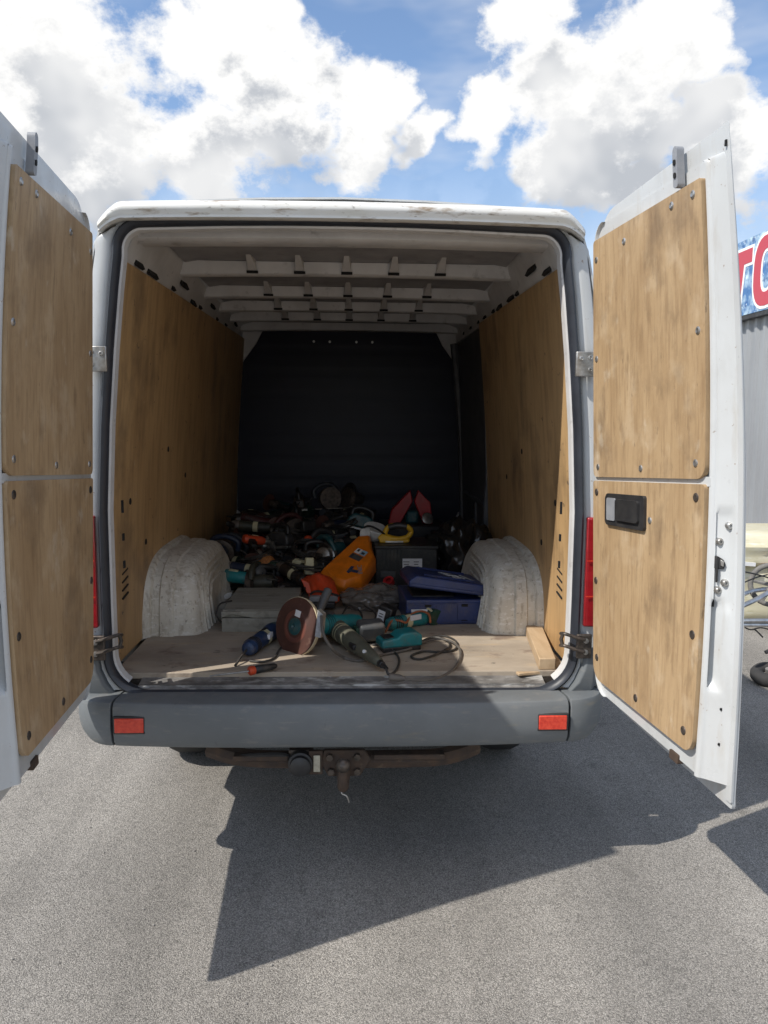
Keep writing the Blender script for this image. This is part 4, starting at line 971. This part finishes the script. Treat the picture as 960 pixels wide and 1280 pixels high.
# --- orange plastic casing leaning back on the heap
def cp(px, py): return W(px, py, y=1.10+(742-py)*.0055)
P_ = [cp(*q) for q in ((400, 716), (449, 671), (463, 670), (465, 685), (470, 700), (452, 728), (430, 735), (414, 731))]
ob = Vector((P_[6].x, P_[6].y+.02, FZ)); oc = tag(empty('orange_casing', ob), 'orange plastic casing with pictogram label leaning on the tool heap', 'casing')
nrm = (P_[2]-P_[0]).cross(P_[6]-P_[0]).normalized(); nrm = nrm if nrm.y > 0 else -nrm
cen = sum(P_, Vector())/8
top_ = [cen+(q-cen)*.86-nrm*.03 for q in P_]
mb = MB().loft([[q+nrm*.09 for q in P_], P_, top_]); mb.build('shell', M['orange'], oc, base=ob, bevel=.006)
ex = (P_[1]-P_[0]).normalized(); ey = nrm.cross(ex); ey = ey if ey.z > 0 else -ey
def on(u, v, d=.0): return cen+ex*u+ey*v-nrm*(.031+d)
def slab(u, v, a, b_, m, nm, d=0.):
    pts = [on(u-a, v-b_, d), on(u+a, v-b_, d), on(u+a, v+b_, d), on(u-a, v+b_, d)]
    MB().prism(pts, -nrm*.0015).build(nm, M[m], oc, base=ob)
slab(.035, .0, .050, .040, 'orange', 'label_frame'); slab(.012, -.0, .020, .034, 'toolgrey', 'pictogram', .001); slab(.06, .017, .02, .016, 'paper', 'pictogram', .001); slab(.06, -.017, .02, .016, 'skyblue', 'pictogram', .001)
slab(.012, .024, .014, .006, 'ink', 'pictogram_mark', .003); slab(.064, .018, .010, .006, 'ink', 'pictogram_mark', .003); slab(.056, -.016, .008, .009, 'ink', 'pictogram_mark', .003)
mw = Matrix.Translation(on(-.055, -.075, .001)-ob) @ Matrix(((ex.x, ey.x, -nrm.x, 0), (ex.y, ey.y, -nrm.y, 0), (ex.z, ey.z, -nrm.z, 0), (0, 0, 0, 1))) @ Matrix.Rotation(R(40), 4, 'Z')
text_obj('INIC', .035, M['greypl'], 'lettering', oc, mw)
pts = [(-.02, .018), (.03, .024), (.035, .008), (.012, .004), (.022, -.03), (.004, -.034), (-.006, .0), (-.022, .002)]
MB().prism([on(-.09+a, -.045+b_, .001) for a, b_ in pts], -nrm*.002).build('drill_pictogram', M['navy'], oc, base=ob)
for k in range(3):
    MB().tube([on(-.10+.03*k, .075, -.004), on(.06+.01*k, .075-.004*k, -.004)], .003, 6).build('rib', M['orange'], oc, base=ob) if k == 0 else None
MB().prism([P_[1]+nrm*.02, P_[2]+nrm*.02, P_[2]+nrm*.02+Vector((.0, .05, .07)), P_[1]+nrm*.02+Vector((.005, .05, .05))], nrm*.02).build('white_liner', M['whitepl'], oc, base=ob, bevel=.004)

# --- crumpled orange red guard below it
def rp(px, py, y): return W(px, py, y=y)
gb = Vector((rp(400, 730, 1.02).x, 1.02, FZ+.01))
rg = tag(empty('red_guard', gb), 'bent orange red plastic guard between the grey box and orange casing', 'guard')
rw = []
for i in range(9):
    t = i/8; a = rp(378+40*t, 726-9*math.sin(t*3.1)+3*t, 1.08); c = rp(386+38*t, 741-4*math.sin(t*6)+2*t, .98)
    rw.append([a+Vector((0, .03, .005*math.sin(i*2.1))), a, (a+c)/2+Vector((0, 0, .02*math.sin(i*1.3))), c, c+Vector((0, .01, -.03))])
MB().loft(rw, closed=False, caps=False).build('bent_sheet', M['redor'], rg, base=gb, solid=.006)
MB().prism([rp(376, 724, .97), rp(386, 728, .96), rp(390, 742, .95), rp(384, 742, .95)], (0, .02, 0)).build('side_flap', M['redor'], rg, base=gb, bevel=.003)
q_ = rp(381, 735, .955); MB().cyl(q_, q_+Vector((0, -.006, 0)), .006, n=10).build('rivet', M['dark'], rg, base=gb)
MB().tube(smooth_path([rp(388, 743, .95), rp(395, 739, .94), rp(410, 741, .94), rp(424, 745, .94)], 5), .006, 7).build('black_trim', M['toolblack'], rg, base=gb)
MB().box(rp(404, 744, 1.02), (.14, .10, .03), (.2, 0, .1)).build('grey_sole', M['greypl'], rg, base=gb, bevel=.006)
MB().box(rp(404, 754, 1.0), (.12, .10, .03)).build('under_block', M['toolblack'], rg, base=gb, bevel=.006)

# --- yellow tool, white shroud, red peaked shells on top
p = W(497, 668, y=1.56); yb = Vector((p.x, 1.56, FZ+.245)); yt = tag(empty('yellow_tool', yb), 'yellow power tool with black grip on the black toolbox', 'power tool')
MB().tube(smooth_path([(-.075, 0, .04), (-.055, 0, .085), (.0, -.01, .10), (.055, -.01, .09), (.075, 0, .06), (.05, -.01, .03), (-.02, -.02, .022), (-.075, 0, .04)], 5), .015, 10).build('handle_loop', M['yellow'], yt)
MB().tube(smooth_path([(-.05, -.006, .085), (.0, -.012, .098), (.05, -.012, .09)], 5), .0185, 10).build('grip', M['toolblack'], yt)
MB().prism([(-.10, -.03, .0), (.06, -.03, .0), (.07, -.03, .02), (-.03, -.03, .035), (-.09, -.03, .055), (-.115, -.03, .03)], (0, .07, 0)).build('body', M['yellow'], yt, bevel=.008)
MB().box((-.02, -.031, .008), (.10, .008, .010)).build('edge_strip', M['whitepl'], yt, bevel=.002)
p = W(466, 672, y=1.62); sb = Vector((p.x, 1.62, p.z)); ws_ = tag(empty('white_shroud', sb), 'white plastic shroud with black strap beside the yellow tool', 'shroud')
MB().lathe([(0, .03), (.025, .055), (.05, .066), (.075, .07), (.08, .065)], (0, 0, -.01), (.25, -.35, 1), 22).build('bowl', M['whitepl'], ws_)
MB().tube([Vector((.066*math.cos(a)+.01, -.028+.066*math.sin(a)-.012, .05+.03*math.cos(a*1.5))) for a in [math.pi+.3+i*.28 for i in range(10)]], .006, 8).build('strap', M['toolblack'], ws_)
MB().box((-.045, -.02, -.03), (.05, .05, .08), (0, .3, .2)).build('neck', M['whitepl'], ws_, bevel=.01)
cz_ = W(515, 655, y=2.32).z; r0_ = Vector((.43, 2.32, cz_-.005))
rs = tag(empty('red_shells', r0_), 'two dark red plastic shells standing together like a peaked tent', 'plastic shells')
for a, b_, c, d, e_ in (((490, 637), (485, 655), (500, 655), (516, 627), (513, 613)), ((538, 628), (541, 655), (529, 655), (518, 627), (523, 613))):
    q = [W(*k_, y=2.32) for k_ in (a, b_, c, d, e_)]
    MB().prism(q, (0, .07, 0)).build('shell', M['redpl'], rs, base=r0_, bevel=.006)
MB().box(W(515, 646, y=2.37), (.09, .08, .09)).build('dark_core', M['tealdk'], rs, base=r0_, bevel=.02)
# boxes of the heap that carry the shells
o = MB().box((0, 0, (cz_-FZ)/2), (.44, .34, cz_-FZ)).build('plastic_crate', M['toolblack'], None, loc=(.43, 2.40, FZ), bevel=.01); tag(o, 'black plastic crate under the red shells at the bulkhead', 'crate')
p = W(532, 650, y=2.22); lp = MB().lathe([(0, .01), (.01, .03), (.035, .04), (.04, .03)], (0, 0, .0), (.3, -.8, .4), 18).build('steel_cup', M['alloy'], None, loc=p); tag(lp, 'small shiny steel cup wheel below the red shells', 'cup wheel')

# --- bags
o = lump('rubbish_bag', (.655, 1.70, FZ), (.19, .20, .23), M['bagblack'], 2.3, .34, freq=2.0, sub=5); tag(o, 'shiny black plastic bag behind the right wheel arch', 'bag')
o = lump('plastic_bag', (.135, 1.06, FZ), (.16, .14, .07), M['bagclear'], 5.1, .25, freq=1.9, sub=5); tag(o, 'crumpled dusty clear plastic bag before the orange casing', 'bag')
p = W(487, 728, y=1.16); o = MB().lathe([(0, .014), (0, .028), (.026, .028), (.026, .014)], (0, 0, .02), (-.3, -.5, .8), 20, False).build('tape_roll', M['redpl'], None, loc=(p.x, 1.16, p.z-.025)); tag(o, 'small red roll of tape on the clear plastic bag', 'tape')

# --- big grinder with the maroon disc at the front
dc = W(370, 783, y=.315); ax = Vector((-.66, -.70, .22)).normalized()
bgb = Vector((dc.x+.05, dc.y+.06, FZ)); bg_ = tag(empty('disc_grinder', bgb), 'teal grinder carrying a big maroon disc with cream backing pad', 'grinder')
MB().lathe([(-.022, .118), (-.002, .121)], dc, ax, 44).build('backing_pad', M['pad'], bg_, base=bgb, bevel=.003)
dsk = MB().lathe([(-.002, .118), (.003, .116), (.0035, .075), (.0055, .07), (.006, .045), (.0062, .02)], dc, ax, 44).build('sanding_disc', M['discred'], bg_, base=bgb)
MB().lathe([(.0058, .066), (.0068, .064), (.0068, .048), (.0058, .046)], dc, ax, 40, False).build('worn_ring', M['discring'], bg_, base=bgb)
MB().lathe([(.004, .036), (.009, .035), (.012, .022), (.014, .014), (.016, .010), (.010, .004)], dc, ax, 24).build('flange_nut', M['tealdk'], bg_, base=bgb)
b1 = ax.cross(Vector((0, 0, 1))).normalized(); b2 = b1.cross(ax)
pts = [dc+ax*.0066+b1*x+b2*y for x, y in ((-.02, .038), (.01, .042), (.008, .068), (-.024, .064))]
MB().prism(pts, ax*.001).build('paper_scrap', M['paper'], bg_, base=bgb)
hb_ = dc-ax*.07
MB().lathe([(.0, .05), (-.03, .045), (-.06, .035)], dc-ax*.022, ax, 20).build('gear_head', M['alloy'], bg_, base=bgb)
bd = Vector((.62, .62, -.10)).normalized()
MB().lathe([(0, .035), (.05, .042), (.13, .042), (.20, .038), (.25, .036), (.30, .03), (.31, .015)], dc-ax*.06, bd, 20).build('body', M['teal'], bg_, base=bgb)
for k in range(4): MB().lathe([(0, .0435), (.005, .0435)], dc-ax*.06+bd*(.09+.012*k), bd, 20).build('vent_rib', M['tealdk'], bg_, base=bgb)
sh = W(397, 768, y=.35); sh2 = W(410, 738, y=.41)
MB().lathe([(0, .012), (.01, .018), (.03, .017), (.08, .019), (.115, .018), (.12, .012)], sh, sh2-sh, 14).build('side_handle', M['toolgrey'], bg_, base=bgb)
MB().tube(smooth_path([dc-ax*.045, (dc-ax*.05+sh)/2+Vector((0, 0, .01)), sh], 4), .012, 8).build('handle_mount', M['darksteel'], bg_, base=bgb)
cord([dc-ax*.06+bd*.31, dc-ax*.06+bd*.36+Vector((.02, -.02, -.03)), W(446, 790, z=.716), W(440, 800, z=.716), W(425, 803, z=.716)], .0045, M['cable'], bg_, bgb)

# --- small navy grinder lying left of it
ra, rb_ = W(309, 812, z=.745), W(340, 789, z=.745); dv = rb_-ra; rz = math.atan2(dv.y, dv.x)
ng = grinder((rb_.x, rb_.y, FZ+.001), (0, 0, rz), 'navy', head='tealdk', r=.034, L_=dv.length, lab='creampl', handle=False, tail=False); tag(ng, 'small navy grinder with cream label left of the maroon disc', 'grinder')
MB().box((-.10, -.03, .045), (.05, .012, .02), (0, 0, .1)).build('name_plate', M['paper'], ng, bevel=.002)
nb = Vector(ng.location)
def local_cord(t, pts, r, m):
    inv = (Matrix.Translation(t.location) @ t.rotation_euler.to_matrix().to_4x4()).inverted()
    return cord([inv @ Vector(p) for p in pts], r, M[m], t)
local_cord(ng, [W(309, 811, z=.745), W(302, 820, z=.735), W(296, 829, z=.72), W(294, 832, z=.716)], .005, 'cable')
local_cord(ng, [W(355, 806, z=.716), W(349, 812, z=.716), W(343, 822, z=.716), W(330, 827, z=.716), W(312, 826, z=.716)], .0045, 'cable')
# --- screwdriver
s0, s1, s2 = W(311, 839, z=.728), W(346, 832, z=.728), W(262, 845, z=.722)
sdv = tag(empty('screwdriver', (s0.x, s0.y, FZ)), 'screwdriver with red and black handle at the front of the floor', 'screwdriver')
d_ = (s1-s0)
MB().lathe([(0, .013), (.004, .017), (.02, .017), (.024, .014)], s0, d_, 14).build('red_collar', M['redor'], sdv, base=(s0.x, s0.y, FZ))
MB().lathe([(.022, .013), (.03, .016), (.06, .015), (d_.length-.01, .011), (d_.length, .006)], s0, d_, 14).build('grip', M['toolblack'], sdv, base=(s0.x, s0.y, FZ))
MB().tube([s0, s2], .0035, 8).build('shaft', M['alloy'], sdv, base=(s0.x, s0.y, FZ))
# --- olive grinder, nose towards the sill
a_, b_ = W(416, 782, z=.765), W(474, 828, z=.742); dv = b_-a_; d_ = dv.normalized()
og = tag(empty('olive_grinder', ((a_.x+b_.x)/2, (a_.y+b_.y)/2, FZ)), 'dirty olive grey grinder lying with its tail over the sill', 'grinder'); ogb = ((a_.x+b_.x)/2, (a_.y+b_.y)/2, FZ)
Lg = dv.length
MB().lathe([(-.02, .03), (.0, .045), (.04, .046), (.06, .040), (Lg*.55, .038), (Lg*.62, .034), (Lg*.85, .024), (Lg, .018), (Lg+.01, .010)], a_, d_, 20).build('body', M['olive'], og, base=ogb)
for k in range(5): MB().lathe([(0, .041), (.004, .041)], a_+d_*(.085+.011*k), d_, 20).build('vent_rib', M['creampl' if k % 2 else 'olive'], og, base=ogb)
side = d_.cross(Vector((0, 0, 1))).normalized()
MB().lathe([(-.05, .02), (-.03, .042), (.03, .044), (.05, .03)], a_-d_*.035, (side*.6+Vector((0, 0, .8))), 18).build('gear_head', M['toolgrey'], og, base=ogb)
MB().box(a_+d_*(Lg*.62)+side*.03+Vector((0, 0, .008)), (.05, .02, .022), (0, 0, math.atan2(d_.y, d_.x))).build('switch', M['toolblack'], og, base=ogb, bevel=.004)
q_ = a_+d_*(Lg*.82)+side*.02+Vector((0, 0, .016)); MB().cyl(q_, q_+side*.006+Vector((0, -.004, .003)), .007, n=10).build('rivet', M['paper'], og, base=ogb)
MB().lathe([(0, .014), (.02, .013), (.022, .010), (.04, .009), (.06, .006)], b_+d_*.008, d_, 12).build('cord_sleeve', M['toolblack'], og, base=ogb)
MB().prism([W(397, 762, y=.26), W(404, 768, y=.25), W(401, 798, y=.20), W(393, 796, y=.20)], (.012, .02, 0)).build('chrome_guard', M['alloy'], og, base=ogb, bevel=.002)
MB().tube(smooth_path([W(402, 770, y=.2), W(404, 792, y=.14), W(416, 812, y=.12), W(430, 822, z=.72), W(446, 826, z=.716), W(462, 824, z=.716)], 5), .006, 8).build('grey_hose', M['cablegrey'], og, base=ogb)
e0 = b_+d_*.06
cord([e0, W(486, 843, z=.722), W(495, 838, z=.718), W(499, 825, z=.718), W(492, 814, z=.718), W(478, 808, z=.72), W(466, 806, z=.72)], .005, M['cable'], og, ogb)
# --- battery, charger, mains adapter
p = W(463, 806, z=FZ); o = tag(empty('battery_block', (p.x, p.y+.03, FZ), (0, 0, .25)), 'rounded black battery block behind the olive grinder', 'battery')
MB().box((0, 0, .055), (.115, .075, .08), (.25, .0, 0)).build('shell', M['toolgrey'], o, bevel=.016, seg=3); MB().box((0, .03, .03), (.10, .08, .06)).build('foot', M['toolblack'], o, bevel=.008)
MB().box((-.062, -.005, .05), (.016, .05, .05)).build('green_clip', M['green'], o, bevel=.004)
p = W(499, 814, z=FZ); o = tag(empty('battery_charger', (p.x, p.y+.035, FZ), (0, 0, .28)), 'bright teal battery charger on the floor board', 'charger')
MB().prism([(-.088, -.045, .018), (.088, -.045, .018), (.088, -.045, .062), (.06, -.045, .078), (.0, -.045, .074), (-.02, -.045, .058), (-.085, -.045, .05)], (0, .09, 0)).build('housing', M['teal'], o, bevel=.008, seg=3)
MB().box((0, 0, .011), (.165, .085, .020)).build('foot', M['toolblack'], o, bevel=.004); MB().box((-.05, .0, .056), (.045, .055, .006)).build('battery_slot', M['toolblack'], o, bevel=.003)
p = W(483, 785, z=FZ); o = tag(empty('mains_adapter', (p.x, p.y+.03, FZ), (0, 0, -.5)), 'black mains adapter with white sticker before the blue case', 'adapter')
MB().box((0, 0, .05), (.07, .06, .095), (.0, .25, 0)).build('housing', M['toolblack'], o, bevel=.007); MB().box((-.012, -.0315, .052), (.036, .003, .055), (0, .25, 0)).build('sticker', M['paper'], o)
for k in range(3): MB().box((-.012+.004*(k-1), -.0335, .04+.012*k), (.02, .0015, .004), (0, .25, 0)).build('sticker_line', M['toolgrey'], o)
# --- teal grinder with cream label beside the charger
ra, rb_ = W(484, 785, z=.735), W(530, 772, z=.75); dv = rb_-ra
tg_ = grinder((rb_.x, rb_.y+.03, FZ), (0, 0, math.atan2(dv.y, dv.x)), 'teal', head='green', r=.032, L_=dv.length, lab='creampl', handle=False, tail=False); tag(tg_, 'small teal grinder with cream label before the blue case', 'grinder')
MB().lathe([(0, .038), (.03, .04), (.05, .03)], (.035, -.05, .036), (0, 1, .2), 18).build('wheel_guard', M['green'], tg_)
MB().lathe([(0, .012), (.02, .016), (.03, .012)], (.06, -.02, .02), (.3, -.9, -.1), 12).build('orange_nozzle', M['redor'], tg_)
MB().box((.02, -.03, .075), (.035, .03, .004), (.4, 0, .3)).build('torn_label', M['creampl'], tg_)
MB().box((-.07, -.03, .05), (.06, .01, .024)).build('name_plate', M['paper'], tg_, bevel=.002)
# --- loose cables
def floor_cable(name, label, pix, r, m, plug=None):
    pts = [W(a, b_, z=c) for a, b_, c in pix]; base = (pts[0].x, pts[0].y, FZ)
    t = tag(empty(name, base), label, 'cable'); cord(pts, r, M[m], t, base, 'cable', 6)
    if plug:
        d = (pts[0]-pts[1]).normalized(); MB().lathe([(-.005, .007), (.015, .013), (.05, .014), (.055, .010)], pts[0]-d*.005, d, 12).build('plug', M['cablegrey'], t, base=base)
        for sx in (-.006, .006): s_ = d.cross(Vector((0, 0, 1))).normalized()*sx; MB().cyl(pts[0]+d*.05+s_, pts[0]+d*.068+s_, .0024, n=8).build('pin', M['alloy'], t, base=base)
    return t
floor_cable('mains_cable', 'grey mains cable looping over the floor board with its plug at the sill', [(503, 848, .722), (522, 850, .718), (545, 848, .718), (565, 838, .718), (575, 823, .718), (574, 810, .72), (562, 801, .722), (545, 799, .724), (528, 803, .722), (512, 811, .72), (496, 815, .718), (480, 818, .718), (468, 822, .718)], .0052, 'cablegrey', True)
floor_cable('cable_loops', 'dark cable lying in flat loops beside the teal charger', [(530, 800, .716), (545, 795, .716), (560, 796, .716), (571, 803, .716), (568, 812, .716), (550, 815, .716), (530, 814, .716), (514, 820, .716), (524, 824, .716), (545, 818, .718), (562, 808, .718), (556, 799, .72), (538, 797, .718), (520, 806, .718)], .0045, 'cable')
floor_cable('extension_lead', 'worn orange brown cord curling before the blue case', [(482, 790, .74), (490, 776, .76), (500, 776, .76), (508, 778, .75), (514, 768, .77), (526, 764, .78), (536, 768, .775), (538, 778, .75)], .005, 'cordor')
floor_cable('black_lead', 'black lead winding between the clear bag and the maroon disc', [(428, 768, .75), (436, 757, .75), (448, 762, .73), (452, 772, .718), (440, 780, .718), (452, 790, .718), (470, 770, .73), (455, 757, .74), (440, 752, .75), (462, 748, .76), (480, 757, .75)], .0045, 'cable')

# ------------------------------------------------------------------ grit on the asphalt
gq = random.Random(5); gm = MB()
for i in range(260):
    x, y = gq.uniform(-2.2, 2.2), gq.uniform(-1.9, .6); r_ = gq.uniform(.0025, .006)
    pts = [Vector((x+r_*gq.uniform(.6, 1.2)*a, y+r_*gq.uniform(.6, 1.2)*b_, r_*.6+r_*gq.uniform(.5, .9)*c)) for a, b_, c in ((1, 0, 0), (0, 1, 0), (-1, 0, 0), (0, -1, 0), (0, 0, 1), (0, 0, -1))]
    gm.add(pts, [(0, 1, 4), (1, 2, 4), (2, 3, 4), (3, 0, 4), (1, 0, 5), (2, 1, 5), (3, 2, 5), (0, 3, 5)])
M['grit'] = mat('grit', (.38, .36, .33), (.14, .13, .12), .8, scale=(40, 40, 40))
tag(gm.build('gravel', M['grit'], sharp=10), 'loose pale grit scattered over the asphalt', 'gravel', kind='stuff')
